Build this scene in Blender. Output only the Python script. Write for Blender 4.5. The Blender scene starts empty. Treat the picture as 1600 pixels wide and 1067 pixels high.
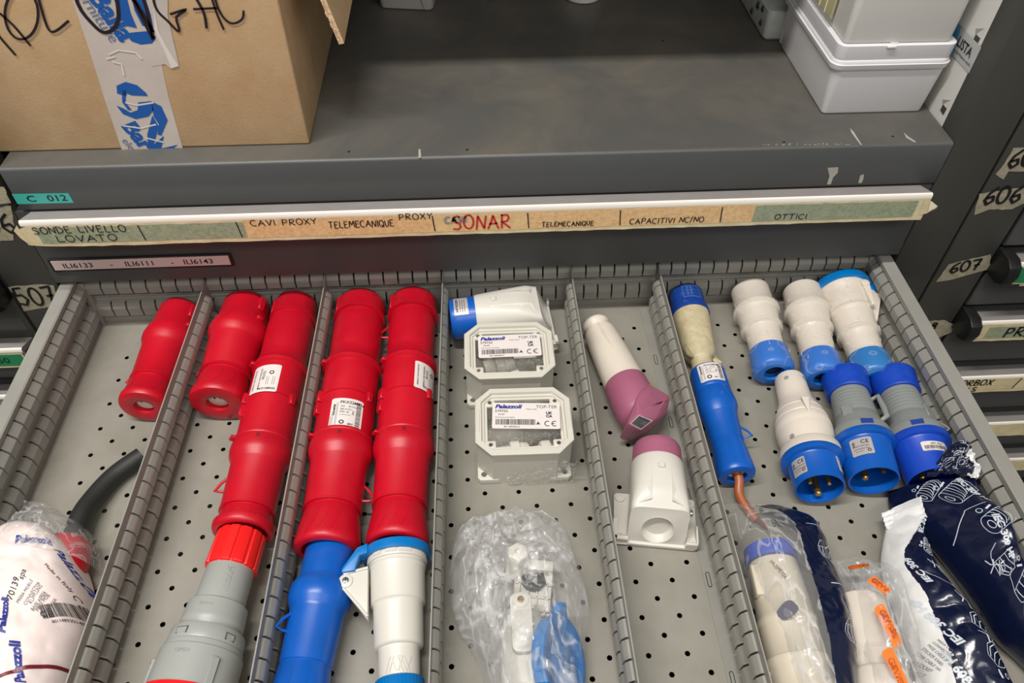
import bpy, bmesh, math, random
from mathutils import Vector as V, Matrix, noise
random.seed(7)
SC = bpy.context.scene
COL = SC.collection
R = math.radians
pi = math.pi

# ------------------------------------------------------------------ camera
FPX = 1195.13
cam_d = bpy.data.cameras.new('camera')
cam = bpy.data.objects.new('camera', cam_d)
COL.objects.link(cam)
cam.location = (0.44962, -0.66064, 0.67436)
cam.rotation_mode = 'XYZ'
cam.rotation_euler = (0.735783, -0.005809, -0.0564155)
cam_d.sensor_width = 36.0
cam_d.lens = 36.0 * FPX / 1600.0
cam_d.clip_start = 0.02
SC.camera = cam
CM = cam.rotation_euler.to_matrix()
CL = cam.location * 1000.0


def at(px, py, axis, val):
    """the point (mm) on the plane axis=val that the photograph shows at px,py"""
    d = CM @ V(((px - 800) / FPX, -(py - 533.5) / FPX, -1))
    t = (val - CL[axis]) / d[axis]
    return CL + d * t


def at_plane(px, py, A, B, C):
    n_ = (V(B) - V(A)).cross(V(C) - V(A))
    d = CM @ V(((px - 800) / FPX, -(py - 533.5) / FPX, -1))
    return CL + d * ((V(A) - CL).dot(n_) / d.dot(n_))


# ------------------------------------------------------------------ light
SC.view_settings.view_transform = 'Standard'
SC.view_settings.look = 'None'
SC.view_settings.gamma = 1.0
SC.view_settings.exposure = 0.08
SC.view_settings.use_curve_mapping = False
w = bpy.data.worlds.new('world')
SC.world = w
w.use_nodes = True
w.node_tree.nodes['Background'].inputs[0].default_value = (1.0, 0.97, 0.92, 1)
w.node_tree.nodes['Background'].inputs[1].default_value = 0.27


def area(name, loc, sx, sy, power, col, target=None):
    d = bpy.data.lights.new(name, 'AREA')
    d.shape = 'RECTANGLE'
    d.size = sx
    d.size_y = sy
    d.energy = power
    d.color = col
    o = bpy.data.objects.new(name, d)
    COL.objects.link(o)
    o.location = loc
    if target:
        o.rotation_euler = (V(target) - V(loc)).to_track_quat('-Z', 'Y').to_euler()
    return o


area('ceiling_tube_or_fill', (-0.25, -0.56, 2.45), 1.7, 0.06, 62, (1.0, 0.97, 0.93))
area('ceiling_tube_or_fill', (0.9, -2.0, 2.5), 2.4, 0.3, 26, (1.0, 0.97, 0.93), (0.5, 0, 0.2))  # weaker fill lamp added behind the camera, not a real tube

# ------------------------------------------------------------------ materials
def lin(c):
    c = c / 255.0
    return c / 12.92 if c <= 0.04045 else ((c + 0.055) / 1.055) ** 2.4


def rgb(r, g, b):
    return (lin(r), lin(g), lin(b), 1.0)


MATS = {}


def mat(name, col, rough=0.45, metal=0.0, var=0.0, vscale=40.0, bump=0.0, bscale=900.0, col2=None, coat=0.0, spec=0.5, thr=None, vs=None):
    if name in MATS:
        return MATS[name]
    m = bpy.data.materials.new(name)
    m.use_nodes = True
    nt = m.node_tree
    b = nt.nodes['Principled BSDF']
    b.inputs['Base Color'].default_value = rgb(*col)
    b.inputs['Roughness'].default_value = rough
    b.inputs['Metallic'].default_value = metal
    b.inputs['Specular IOR Level'].default_value = spec
    if coat:
        b.inputs['Coat Weight'].default_value = coat
        b.inputs['Coat Roughness'].default_value = 0.12
    tc = nt.nodes.new('ShaderNodeTexCoord')
    if var:
        n = nt.nodes.new('ShaderNodeTexNoise')
        n.inputs['Scale'].default_value = vscale
        n.inputs['Detail'].default_value = 6
        n.inputs['Roughness'].default_value = 0.65
        if vs:
            mp = nt.nodes.new('ShaderNodeMapping')
            mp.inputs['Scale'].default_value = vs
            nt.links.new(tc.outputs['Object'], mp.inputs[0])
            nt.links.new(mp.outputs[0], n.inputs['Vector'])
        else:
            nt.links.new(tc.outputs['Object'], n.inputs['Vector'])
        r = nt.nodes.new('ShaderNodeValToRGB')
        a, c = (0.35, 0.65) if not thr else thr
        r.color_ramp.elements[0].position = a
        r.color_ramp.elements[1].position = c
        r.color_ramp.elements[0].color = rgb(*col)
        c2 = col2 or tuple(min(255, v * (1 + var)) for v in col)
        r.color_ramp.elements[1].color = rgb(*c2)
        nt.links.new(n.outputs['Fac'], r.inputs[0])
        nt.links.new(r.outputs[0], b.inputs['Base Color'])
    if bump:
        n2 = nt.nodes.new('ShaderNodeTexNoise')
        n2.inputs['Scale'].default_value = bscale
        n2.inputs['Detail'].default_value = 3
        nt.links.new(tc.outputs['Object'], n2.inputs['Vector'])
        bp = nt.nodes.new('ShaderNodeBump')
        bp.inputs['Strength'].default_value = bump
        bp.inputs['Distance'].default_value = 0.001
        nt.links.new(n2.outputs['Fac'], bp.inputs['Height'])
        nt.links.new(bp.outputs[0], b.inputs['Normal'])
    MATS[name] = m
    return m


def film(name, dens=0.16, tint=(238, 238, 238), crease=0.35, scale=55.0, vs=(1, 1, 1), bump=0.5, det=3):
    if name in MATS:
        return MATS[name]
    m = bpy.data.materials.new(name)
    m.use_nodes = True
    nt = m.node_tree
    b = nt.nodes['Principled BSDF']
    out = nt.nodes['Material Output']
    b.inputs['Base Color'].default_value = rgb(*tint)
    b.inputs['Roughness'].default_value = 0.16
    b.inputs['Specular IOR Level'].default_value = 0.9
    tr = nt.nodes.new('ShaderNodeBsdfTransparent')
    tr.inputs[0].default_value = (0.97, 0.97, 0.97, 1)
    mx = nt.nodes.new('ShaderNodeMixShader')
    tc = nt.nodes.new('ShaderNodeTexCoord')
    n = nt.nodes.new('ShaderNodeTexNoise')
    n.inputs['Scale'].default_value = scale
    n.inputs['Detail'].default_value = det
    n.inputs['Distortion'].default_value = 1.2
    mp = nt.nodes.new('ShaderNodeMapping')
    mp.inputs['Scale'].default_value = vs
    nt.links.new(tc.outputs['Object'], mp.inputs[0])
    nt.links.new(mp.outputs[0], n.inputs['Vector'])
    # thin creases with painted white highlights where the noise crosses its middle
    s1 = nt.nodes.new('ShaderNodeMath')
    s1.operation = 'SUBTRACT'
    s1.inputs[1].default_value = 0.5
    s2 = nt.nodes.new('ShaderNodeMath')
    s2.operation = 'ABSOLUTE'
    s3 = nt.nodes.new('ShaderNodeMath')
    s3.operation = 'MULTIPLY_ADD'
    s3.inputs[1].default_value = -9.0
    s3.inputs[2].default_value = 1.0
    nt.links.new(n.outputs[0], s1.inputs[0])
    nt.links.new(s1.outputs[0], s2.inputs[0])
    nt.links.new(s2.outputs[0], s3.inputs[0])
    r = nt.nodes.new('ShaderNodeValToRGB')
    r.color_ramp.elements[0].position = 0.6
    r.color_ramp.elements[0].color = (dens, dens, dens, 1)
    r.color_ramp.elements[1].position = 1.0
    v = min(1, dens + crease)
    r.color_ramp.elements[1].color = (v, v, v, 1)
    nt.links.new(s3.outputs[0], r.inputs[0])
    bp = nt.nodes.new('ShaderNodeBump')
    bp.inputs['Strength'].default_value = bump
    bp.inputs['Distance'].default_value = 0.003
    nt.links.new(n.outputs[0], bp.inputs['Height'])
    nt.links.new(bp.outputs[0], b.inputs['Normal'])
    nt.links.new(r.outputs[0], mx.inputs[0])
    nt.links.new(tr.outputs[0], mx.inputs[1])
    nt.links.new(b.outputs[0], mx.inputs[2])
    nt.links.new(mx.outputs[0], out.inputs[0])
    MATS[name] = m
    return m


M_CAB = mat('cabinet_paint', (68, 69, 68), 0.42, var=0.06, vscale=9, bump=0.08)
M_SHELF = mat('shelf_paint', (80, 79, 76), 0.46, var=0.2, vscale=9, col2=(98, 93, 84), bump=0.1, thr=(0.4, 0.7))
M_SHELFF = mat('shelf_front_paint', (76, 78, 78), 0.45, var=0.04, vscale=6, bump=0.06)
for n_ in M_SHELF.node_tree.nodes:
    if n_.type == 'TEX_NOISE' and abs(n_.inputs['Scale'].default_value - 9) < .1:
        n_.inputs['Detail'].default_value = 12
        n_.inputs['Roughness'].default_value = 0.62
        n_.inputs['Distortion'].default_value = 0.5
M_POST = mat('post_paint', (62, 61, 56), 0.5, var=0.05, vscale=6, bump=0.08)
M_DRAW = mat('drawer_grey_paint', (142, 140, 133), 0.42, var=0.06, vscale=14, bump=0.08)
M_FLOOR = mat('drawer_floor_paint', (148, 144, 134), 0.36, var=0.1, vscale=9, col2=(134, 131, 120), bump=0.06, thr=(0.42, 0.66))
M_DIV = mat('divider_metal', (140, 138, 130), 0.4, var=0.07, vscale=18, bump=0.06)
M_DARK = mat('gap_shade', (24, 24, 22), 0.8)  # near-black painted in for the shade inside gaps, slots and holes
M_ALU = mat('handle_aluminium', (166, 160, 157), 0.35, metal=0.2, var=0.05, vscale=30)
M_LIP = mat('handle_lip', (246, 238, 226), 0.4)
M_CREAM = mat('old_tape', (236, 222, 180), 0.42, var=0.12, vscale=60, col2=(216, 200, 156), bump=0.25, bscale=300)
M_TAPE = mat('masking_tape', (176, 168, 142), 0.55, var=0.2, vscale=140, col2=(150, 143, 122), bump=0.4, bscale=420)
M_SAGE = mat('sage_paper', (140, 154, 128), 0.5, var=0.3, vscale=260, col2=(174, 178, 146), bump=0.3, bscale=500)
M_ORANGE = mat('orange_paper', (224, 178, 120), 0.5, var=0.2, vscale=260, col2=(244, 210, 158), bump=0.3, bscale=500)
M_INK = mat('black_ink', (22, 20, 24), 0.5)
M_GREY_INK = mat('grey_ink', (96, 94, 98), 0.5)
M_FADED = mat('faded_ink', (150, 146, 150), 0.5)
M_REDINK = mat('red_ink', (206, 52, 44), 0.5)
M_BLUEINK = mat('blue_print', (36, 50, 140), 0.45)
M_LABEL = mat('label_white', (226, 218, 214), 0.4)
M_SILVER = mat('label_silver', (190, 184, 182), 0.35, metal=0.2)
M_TEAL = mat('teal_label', (64, 176, 164), 0.4)
M_GREEN = mat('green_label', (40, 140, 92), 0.45)
M_RED = mat('red_plastic', (200, 12, 37), 0.36, bump=0.14, bscale=1500, var=0.06, vscale=25, col2=(184, 9, 34))
M_REDB = mat('bright_red_plastic', (236, 30, 30), 0.38)
M_BLUE = mat('blue_plastic', (12, 84, 172), 0.33, var=0.1, vscale=20, bump=0.05)
M_BLUE2 = mat('azure_plastic', (0, 116, 190), 0.33, bump=0.04)
M_BLUE3 = mat('royal_blue_plastic', (22, 70, 182), 0.36, bump=0.05)
M_BLUE4 = mat('light_blue_plastic', (28, 112, 206), 0.35, bump=0.05)
M_BLUEW = mat('worn_blue_plastic', (14, 62, 150), 0.5, var=0.3, vscale=160, col2=(96, 126, 170), thr=(0.55, 0.8), bump=0.1)
M_WHITE = mat('white_plastic', (214, 210, 200), 0.38, bump=0.04)
M_OFFW = mat('offwhite_plastic', (216, 206, 192), 0.42, var=0.04, vscale=20, bump=0.05)
M_BEIGE = mat('dusty_beige_plastic', (204, 192, 158), 0.6, var=0.15, vscale=90, col2=(182, 168, 132), bump=0.15)
M_LGREY = mat('light_grey_plastic', (158, 160, 156), 0.4, bump=0.05)
M_MGREY = mat('grey_plastic', (136, 140, 138), 0.45, bump=0.06)
M_BOXG = mat('warm_grey_plastic', (208, 204, 192), 0.4, bump=0.05)
M_PINK = mat('mauve_plastic', (158, 92, 116), 0.42, bump=0.05, var=0.06, vscale=30)
M_BRASS = mat('brass', (196, 160, 96), 0.28, metal=0.9)
M_STEEL = mat('steel_screw', (180, 180, 176), 0.25, metal=0.9)
M_COPPER = mat('brown_cable', (166, 92, 52), 0.38)
M_CABLE = mat('black_rubber', (38, 38, 36), 0.55, bump=0.1)
M_NAVY = mat('navy_foil', (14, 22, 50), 0.22, bump=0.2, bscale=160, spec=0.6)
M_FOILW = mat('white_foil', (228, 228, 226), 0.3, bump=0.15, bscale=200)
M_PRINTW = mat('white_print', (206, 212, 220), 0.35)
M_PAPERP = mat('pinkish_bag', (232, 212, 206), 0.42, var=0.06, vscale=26, col2=(238, 226, 222), bump=0.2, bscale=120)
M_ORINK = mat('orange_print', (244, 122, 34), 0.45)
M_CARD = mat('cardboard', (194, 160, 118), 0.75, var=0.1, vscale=26, col2=(204, 174, 134), bump=0.15, bscale=500)
M_CARDE = mat('cardboard_edge', (206, 178, 142), 0.85, var=0.2, vscale=240, bump=0.6, bscale=300)
M_PTAPE = mat('packing_tape', (198, 188, 178), 0.25, var=0.05, vscale=30, bump=0.1, bscale=90)
M_LOGO = mat('tape_logo_blue', (30, 92, 172), 0.35)
M_PANEL = mat('white_panel_paint', (214, 212, 206), 0.42, bump=0.04)
M_WBOX = mat('white_box_plastic', (222, 221, 222), 0.3)
M_RUBBER = mat('black_cap', (26, 27, 27), 0.35)
M_CLOVER = mat('green_print', (30, 84, 58), 0.5)
M_FILM = film('clear_film')
M_FILM2 = film('clear_thin_film', 0.04, crease=0.16, scale=40, bump=.12, det=0)
M_FILM3 = film('clear_cloudy_film', 0.14, crease=0.34, scale=17, vs=(1.5, .6, 1), bump=.6)
M_FILM4 = film('clear_bag_film', 0.14, crease=0.3, scale=30, vs=(1.5, .5, 1), bump=.6)
M_PALE = mat('nylon_white', (226, 222, 210), 0.35)
M_BACK = mat('floor_concrete', (96, 94, 90), 0.7, var=0.1, vscale=3)

# ------------------------------------------------------------------ mesh building (all in mm)
_tc = {}


def textmesh(body, bold=0.0, shear=0.0, space=1.0):
    k = (body, bold, shear, space)
    if k in _tc:
        return _tc[k]
    cu = bpy.data.curves.new('t', 'FONT')
    cu.body = body
    cu.size = 1.0
    cu.offset = bold
    cu.shear = shear
    cu.space_character = space
    cu.resolution_u = 3
    o = bpy.data.objects.new('t', cu)
    COL.objects.link(o)
    dg = bpy.context.evaluated_depsgraph_get()
    dg.update()
    e = o.evaluated_get(dg)
    me = e.to_mesh()
    vs = [(p.co.x, p.co.y) for p in me.vertices]
    fs = [tuple(p.vertices) for p in me.polygons]
    e.to_mesh_clear()
    bpy.data.objects.remove(o)
    bpy.data.curves.remove(cu)
    wd = max([p[0] for p in vs] or [0])
    _tc[k] = (vs, fs, wd)
    return _tc[k]


def arc(cx, cy, rx, ry, a0, a1, n=10):
    return [(cx + rx * math.cos(R(a0 + (a1 - a0) * i / n)), cy + ry * math.sin(R(a0 + (a1 - a0) * i / n))) for i in range(n + 1)]


HAND = {
    'A': [[(0, 0), (.28, .55), (.42, 1), (.6, .5), (.8, 0)], [(.12, .38), (.72, .42)]],
    'B': [[(.05, 0), (.08, 1)], [(.08, 1), (.5, .92), (.55, .7), (.1, .52), (.6, .4), (.6, .1), (.05, 0)]],
    'C': [arc(.42, .5, .4, .5, 50, 305, 12)],
    'D': [[(.05, 0), (.08, 1)], [(0, .98), (.5, .9), (.7, .5), (.5, .1), (0, 0)]],
    'E': [[(.6, .95), (.08, 1), (.05, 0), (.62, .04)], [(.05, .5), (.5, .54)]],
    'F': [[(.65, 1), (.1, .96), (.05, 0)], [(.06, .5), (.5, .54)]],
    'G': [arc(.42, .5, .42, .5, 55, 300, 12) + [(.78, .38)], [(.4, .42), (.9, .42)]],
    'H': [[(.05, 0), (.1, 1)], [(.65, 0), (.68, 1)], [(.08, .5), (.68, .52)]],
    'I': [[(.1, 0), (.14, 1)]],
    'K': [[(.05, 0), (.08, 1)], [(.6, 1), (.1, .45), (.65, 0)]],
    'L': [[(.1, 1), (.05, .05), (.6, .02)]],
    'M': [[(0, 0), (.1, 1), (.42, .35), (.75, 1), (.85, 0)]],
    'N': [[(.02, 0), (.08, 1), (.6, .05), (.68, 1)]],
    'O': [arc(.38, .5, .36, .5, 80, 445, 16)],
    'P': [[(.06, 0), (.1, 1)], [(.02, .95), (.5, .98), (.62, .72), (.45, .48), (.1, .45)]],
    'Q': [arc(.38, .5, .36, .5, 80, 445, 16), [(.4, .3), (.75, -.05)]],
    'R': [[(.06, 0), (.1, 1)], [(.02, .95), (.5, .98), (.6, .74), (.45, .52), (.1, .48), (.7, 0)]],
    'S': [[(.62, .9), (.35, 1), (.08, .82), (.15, .58), (.5, .46), (.6, .22), (.4, .02), (.02, .08)]],
    'T': [[(0, .95), (.72, 1)], [(.36, .98), (.34, 0)]],
    'U': [[(.05, 1), (.06, .3), (.3, 0), (.56, .25), (.62, 1)]],
    'V': [[(0, 1), (.32, 0), (.66, 1)]],
    'X': [[(0, 1), (.65, 0)], [(.62, 1), (.02, 0)]],
    'Y': [[(0, 1), (.32, .5), (.64, 1)], [(.32, .5), (.3, 0)]],
    '/': [[(0, -.1), (.35, 1.1)]],
    '|': [[(0.02, -.15), (.05, 1.15)]],
    '.': [[(0, 0), (.06, .06)]],
    '-': [[(0, .45), (.4, .5)]],
    '0': [arc(.34, .5, .32, .5, 80, 445, 16)],
    '5': [[(.65, 1), (.18, .96), (.1, .55), (.45, .6), (.66, .32), (.4, 0), (.02, .1)]],
    '6': [[(.6, 1), (.2, .7), (.05, .3), (.3, 0), (.6, .2), (.5, .48), (.12, .38)]],
    '7': [[(0, .92), (.6, 1), (.3, 0)], [(.18, .45), (.6, .5)]],
    '8': [[(.5, .9), (.2, .98), (.1, .75), (.5, .4), (.5, .08), (.15, .02), (.08, .3), (.5, .7), (.5, .9)]],
    ' ': [],
}


class MB:
    def __init__(self):
        self.v = []
        self.f = []
        self.m = []

    def add(self, vs, fs, mi=0):
        o = len(self.v)
        self.v += [V(p) for p in vs]
        self.f += [tuple(i + o for i in f) for f in fs]
        self.m += [mi] * len(fs)
        return self

    def box(self, x0, x1, y0, y1, z0, z1, mi=0, bev=0.0, seg=2, fn=None):
        bm = bmesh.new()
        bmesh.ops.create_cube(bm, size=1)
        for q in bm.verts:
            q.co = V(((x0 + x1) / 2 + q.co.x * (x1 - x0), (y0 + y1) / 2 + q.co.y * (y1 - y0), (z0 + z1) / 2 + q.co.z * (z1 - z0)))
        if bev:
            bmesh.ops.bevel(bm, geom=bm.edges[:], offset=bev, segments=seg, profile=0.5, affect='EDGES')
        return self.bm(bm, mi, fn)

    def bm(self, bm, mi=0, fn=None):
        bm.verts.index_update()
        vs = [fn(q.co) if fn else q.co.copy() for q in bm.verts]
        fs = [tuple(q.index for q in f.verts) for f in bm.faces]
        bm.free()
        return self.add(vs, fs, mi)

    def prism(self, poly, z0, z1, mi=0, bev=0.0, fn=None, seg=2):
        bm = bmesh.new()
        a = [bm.verts.new((p[0], p[1], z0)) for p in poly]
        f = bm.faces.new(a)
        r = bmesh.ops.extrude_face_region(bm, geom=[f])
        for q in r['geom']:
            if isinstance(q, bmesh.types.BMVert):
                q.co.z = z1
        bmesh.ops.recalc_face_normals(bm, faces=bm.faces)
        if bev:
            es = [e for e in bm.edges if abs(e.verts[0].co.z - e.verts[1].co.z) < 1e-6]
            bmesh.ops.bevel(bm, geom=es, offset=bev, segments=seg, profile=0.5, affect='EDGES')
        return self.bm(bm, mi, fn)

    def lathe(self, fr, prof, mi=0, n=56, rf=None, a0=0.0, a1=360.0):
        full = abs(a1 - a0) >= 359.9
        cnt = n if full else n + 1
        rows = []
        vs = []
        fs = []
        for (t, r) in prof:
            if r <= 1e-6:
                rows.append([len(vs)])
                vs.append(fr.p(t, 0, 0))
            else:
                row = []
                for i in range(cnt):
                    a = R(a0 + (a1 - a0) * i / n)
                    rr = rf(t, r, a) if rf else r
                    row.append(len(vs))
                    vs.append(fr.p(t, rr, a))
                rows.append(row)
        for k in range(len(rows) - 1):
            A, B = rows[k], rows[k + 1]
            for i in range(n):
                j = (i + 1) % cnt if full else i + 1
                if len(A) == 1 and len(B) == 1:
                    continue
                if len(A) == 1:
                    fs.append((A[0], B[j], B[i]))
                elif len(B) == 1:
                    fs.append((A[i], A[j], B[0]))
                else:
                    fs.append((A[i], A[j], B[j], B[i]))
        return self.add(vs, fs, mi)

    def tube(self, pts, r, mi=0, n=12, cap=True):
        pts = [V(p) for p in pts]
        vs = []
        fs = []
        prev = None
        for i, p in enumerate(pts):
            d = (pts[min(i + 1, len(pts) - 1)] - pts[max(i - 1, 0)]).normalized()
            if prev is None:
                u = d.cross(V((0, 0, 1)))
                if u.length < 1e-3:
                    u = d.cross(V((0, 1, 0)))
                u.normalize()
            else:
                u = (prev - d * prev.dot(d)).normalized()
            prev = u
            q = d.cross(u)
            rr = r[i] if isinstance(r, (list, tuple)) else r
            for k in range(n):
                a = 2 * pi * k / n
                vs.append(p + u * math.cos(a) * rr + q * math.sin(a) * rr)
        for i in range(len(pts) - 1):
            for k in range(n):
                fs.append((i * n + k, i * n + (k + 1) % n, (i + 1) * n + (k + 1) % n, (i + 1) * n + k))
        if cap:
            fs.append(tuple(range(n))[::-1])
            fs.append(tuple((len(pts) - 1) * n + k for k in range(n)))
        return self.add(vs, fs, mi)

    def loft(self, rings, mi=0, cap0=True, cap1=True):
        n = len(rings[0])
        vs = [p for r in rings for p in r]
        fs = []
        for i in range(len(rings) - 1):
            for k in range(n):
                fs.append((i * n + k, i * n + (k + 1) % n, (i + 1) * n + (k + 1) % n, (i + 1) * n + k))
        if cap0:
            fs.append(tuple(range(n))[::-1])
        if cap1:
            fs.append(tuple((len(rings) - 1) * n + k for k in range(n)))
        return self.add(vs, fs, mi)

    def grid(self, fn, nu, nv, mi=0, mif=None):
        vs = [fn(i / nu, j / nv) for i in range(nu + 1) for j in range(nv + 1)]
        o = len(self.v)
        self.v += [V(p) for p in vs]
        for i in range(nu):
            for j in range(nv):
                a = i * (nv + 1) + j
                self.f.append((o + a, o + a + 1, o + a + nv + 2, o + a + nv + 1))
                self.m.append(mif((i + .5) / nu, (j + .5) / nv) if mif else mi)
        return self

    def text(self, body, size, fn, mi=0, u=0.0, v=0.0, bold=0.0, shear=0.0, center=False, sx=1.0, space=1.0):
        vs, fs, wd = textmesh(body, bold, shear, space)
        o = -wd * size * sx / 2 if center else 0
        self.add([fn(u + o + p[0] * size * sx, v + p[1] * size) for p in vs], fs, mi)
        return wd * size * sx

    def line(self, pts, w, fn, mi=0, sub=1.5):
        P = []
        for i in range(len(pts) - 1):
            a, b = V((pts[i][0], pts[i][1], 0)), V((pts[i + 1][0], pts[i + 1][1], 0))
            k = max(1, int((b - a).length / sub))
            for j in range(k):
                P.append(a.lerp(b, j / k))
        P.append(V((pts[-1][0], pts[-1][1], 0)))
        if len(P) < 2:
            return
        L, Q = [], []
        for i, p in enumerate(P):
            d = (P[min(i + 1, len(P) - 1)] - P[max(i - 1, 0)])
            if d.length < 1e-9:
                d = V((1, 0, 0))
            d.normalize()
            nrm = V((-d.y, d.x, 0)) * w / 2
            L.append(p + nrm)
            Q.append(p - nrm)
        n = len(P)
        self.add([fn(p.x, p.y) for p in L + Q], [(i, i + 1, n + i + 1, n + i) for i in range(n - 1)], mi)

    def hand(self, s, size, w, fn, mi=0, u=0.0, v=0.0, sx=1.0, adv=0.92, jit=0.06):
        for ch in s:
            g = HAND.get(ch, [])
            k = V((random.uniform(-jit, jit), random.uniform(-jit, jit), 0))
            for st in g:
                self.line([(u + (p[0] + k.x * p[1]) * size * sx, v + (p[1] + k.y) * size) for p in st], w, fn, mi, sub=1.2)
            wid = max([p[0] for st in g for p in st] or [0.4])
            u += (wid + 0.26) * size * sx * adv
        return u

    def bars(self, u0, u1, v0, v1, fn, mi=0, n=28, seed=1, vert=False):
        rn = random.Random(seed)
        x = u0
        step = (u1 - u0) / n
        while x < u1:
            wd = step * rn.choice([.35, .35, .6, .9])
            if vert:
                q = [fn(v0, x), fn(v1, x), fn(v1, x + wd), fn(v0, x + wd)]
                self.add(q, [(0, 1, 2, 3)], mi)
            else:
                k = 3
                vs = [fn(x, v0 + (v1 - v0) * i / k) for i in range(k + 1)] + [fn(x + wd, v0 + (v1 - v0) * i / k) for i in range(k + 1)]
                self.add(vs, [(i, i + 1, k + 2 + i, k + 1 + i) for i in range(k)], mi)
            x += wd + step * rn.choice([.4, .4, .7])

    def build(self, name, mats, parent=None, sharp=38, origin=None, smooth=True, recalc=True):
        if not isinstance(mats, (list, tuple)):
            mats = [mats]
        if parent is not None:
            og = V(parent['_o'])
        elif origin is not None:
            og = V(origin)
        else:
            xs = [p.x for p in self.v]
            ys = [p.y for p in self.v]
            zs = [p.z for p in self.v]
            og = V(((min(xs) + max(xs)) / 2, (min(ys) + max(ys)) / 2, min(zs)))
        me = bpy.data.meshes.new(name)
        me.from_pydata([(p - og) * 0.001 for p in self.v], [], self.f)
        for m in mats:
            me.materials.append(m)
        me.polygons.foreach_set('material_index', self.m)
        me.update()
        if recalc:
            bm = bmesh.new()
            bm.from_mesh(me)
            bmesh.ops.recalc_face_normals(bm, faces=bm.faces)
            bm.to_mesh(me)
            bm.free()
        if smooth:
            me.polygons.foreach_set('use_smooth', [True] * len(me.polygons))
            me.set_sharp_from_angle(angle=R(sharp))
        o = bpy.data.objects.new(name, me)
        COL.objects.link(o)
        o['_o'] = tuple(og)
        if parent is not None:
            o.parent = parent
        else:
            o.location = og * 0.001
        return o


def thing(name, label, cat, o, group=None):
    e = bpy.data.objects.new(name, None)
    COL.objects.link(e)
    e.empty_display_size = 0.02
    e.location = V(o) * 0.001
    e['_o'] = tuple(o)
    return tag(e, label, cat, group)


def tag(o, label=None, cat=None, group=None, kind=None):
    if label:
        o['label'] = label
    if cat:
        o['category'] = cat
    if group:
        o['group'] = group
    if kind:
        o['kind'] = kind
    return o


class Fr:
    """axis frame: t along, angle 0 = up, + = towards side (+x for axes running to -y)"""
    def __init__(s, A, B, up=(0, 0, 1)):
        s.A = V(A)
        s.d = (V(B) - V(A)).normalized()
        s.L = (V(B) - V(A)).length
        u = V(up)
        s.u = (u - s.d * u.dot(s.d)).normalized()
        s.s = s.u.cross(s.d) * -1
        s.s = s.d.cross(s.u)
        if s.s.x < 0 and abs(s.d.y) > .5:
            s.s = -s.s

    def p(s, t, r, a):
        return s.A + s.d * t + s.u * (r * math.cos(a)) + s.s * (r * math.sin(a))

    def cyl(s, r, t0, a0, flip=1, eps=0.35):
        """surface map: u mm around from angle a0 (deg), v mm along from t0 towards -t"""
        return lambda u, v: s.p(t0 - v * flip, r + eps, R(a0) + u / r)

    def local(s, side, up, t):
        return s.A + s.d * t + s.u * up + s.s * side


def ylin(fr, y):
    return (y - fr.A.y) / fr.d.y


def rr(w, d, r, n=5, cx=0, cy=0):
    P = []
    for (sx, sy, a) in ((1, 1, 0), (-1, 1, 90), (-1, -1, 180), (1, -1, 270)):
        for i in range(n + 1):
            q = R(a + 90 * i / n)
            P.append((cx + sx * (w / 2 - r) + r * math.cos(q), cy + sy * (d / 2 - r) + r * math.sin(q)))
    return P


def octa(w, d, c):
    w /= 2
    d /= 2
    return [(w, -d + c), (w, d - c), (w - c, d), (-w + c, d), (-w, d - c), (-w, -d + c), (-w + c, -d), (w - c, -d)]



# =================================================================== THE SETTING
fl = MB().box(-3000, 4000, -4000, 2500, -960, -950).build('floor', M_BACK, origin=(500, -500, -950))
tag(fl, kind='structure')

# =================================================================== MAIN CABINET
ZS = 232.0       # shelf top
YF = -10.0       # front plane of the cabinet
cabinet = thing('storage_cabinet', 'dark grey steel drawer cabinet in the middle with one drawer pulled open', 'cabinet', (460, 300, -900))


def front_map(x0, z0, y=YF - 0.4, ang=0.0):
    c, s = math.cos(R(ang)), math.sin(R(ang))
    return lambda u, v: V((x0 + u * c - v * s, y, z0 + u * s + v * c))


# posts, sides, back, ceiling of the open compartment, body below
for side, x0, x1 in (('l', -75, -21.5), ('r', 944.5, 1000)):
    b = MB().box(x0, x1, YF, 22, -900, 900, 0, 1.2)
    b.build('post', M_POST, cabinet)
mb = MB()
mb.box(-75, -60, 22, 640, -900, 900)
mb.build('side_panel', M_POST, cabinet)
mb = MB()
mb.box(985, 1000, 22, 640, -900, 900)
mb.build('side_panel', M_POST, cabinet)
mb = MB()
mb.box(-60, 985, 625, 640, -900, 900)
mb.build('back_panel', M_POST, cabinet)
mb = MB()
mb.box(-21, 943, YF, 625, 800, 845, 0, 1.0)
mb.build('upper_shelf', M_SHELF, cabinet)

# shelf with rolled front edge and small holes
mb = MB()
pf = [(YF + 4, ZS), (YF + 1.2, ZS - 0.8), (YF, ZS - 3), (YF, 184), (YF + 1.5, 181), (YF + 6, 181), (YF + 6, ZS - 5), (624, ZS - 5), (624, ZS)]
A, B = -12.0, 943.5
n = len(pf)
mb.add([(A, p[0], p[1]) for p in pf] + [(B, p[0], p[1]) for p in pf], [tuple(range(n)), tuple(range(n, 2 * n))] + [(i, (i + 1) % n, n + (i + 1) % n, n + i) for i in range(n)])
for k in (3, 4, 5, 6, 7):
    mb.m[k] = 1
shelf = mb.build('shelf', [M_SHELF, M_SHELFF], cabinet, sharp=50)
for (px, py) in ((545, 237), (730, 234), (1225, 222), (1395, 213), (1036, 64)):
    c = at(px, py, 2, ZS)
    mb = MB()
    mb.lathe(Fr((c.x, c.y, ZS - 1), (c.x, c.y, ZS + 1), (0, 1, 0)), [(0, 1.6), (1.15, 1.6), (1.15, 0)], n=12)
    mb.build('rivet_hole', M_DARK, shelf)
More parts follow.
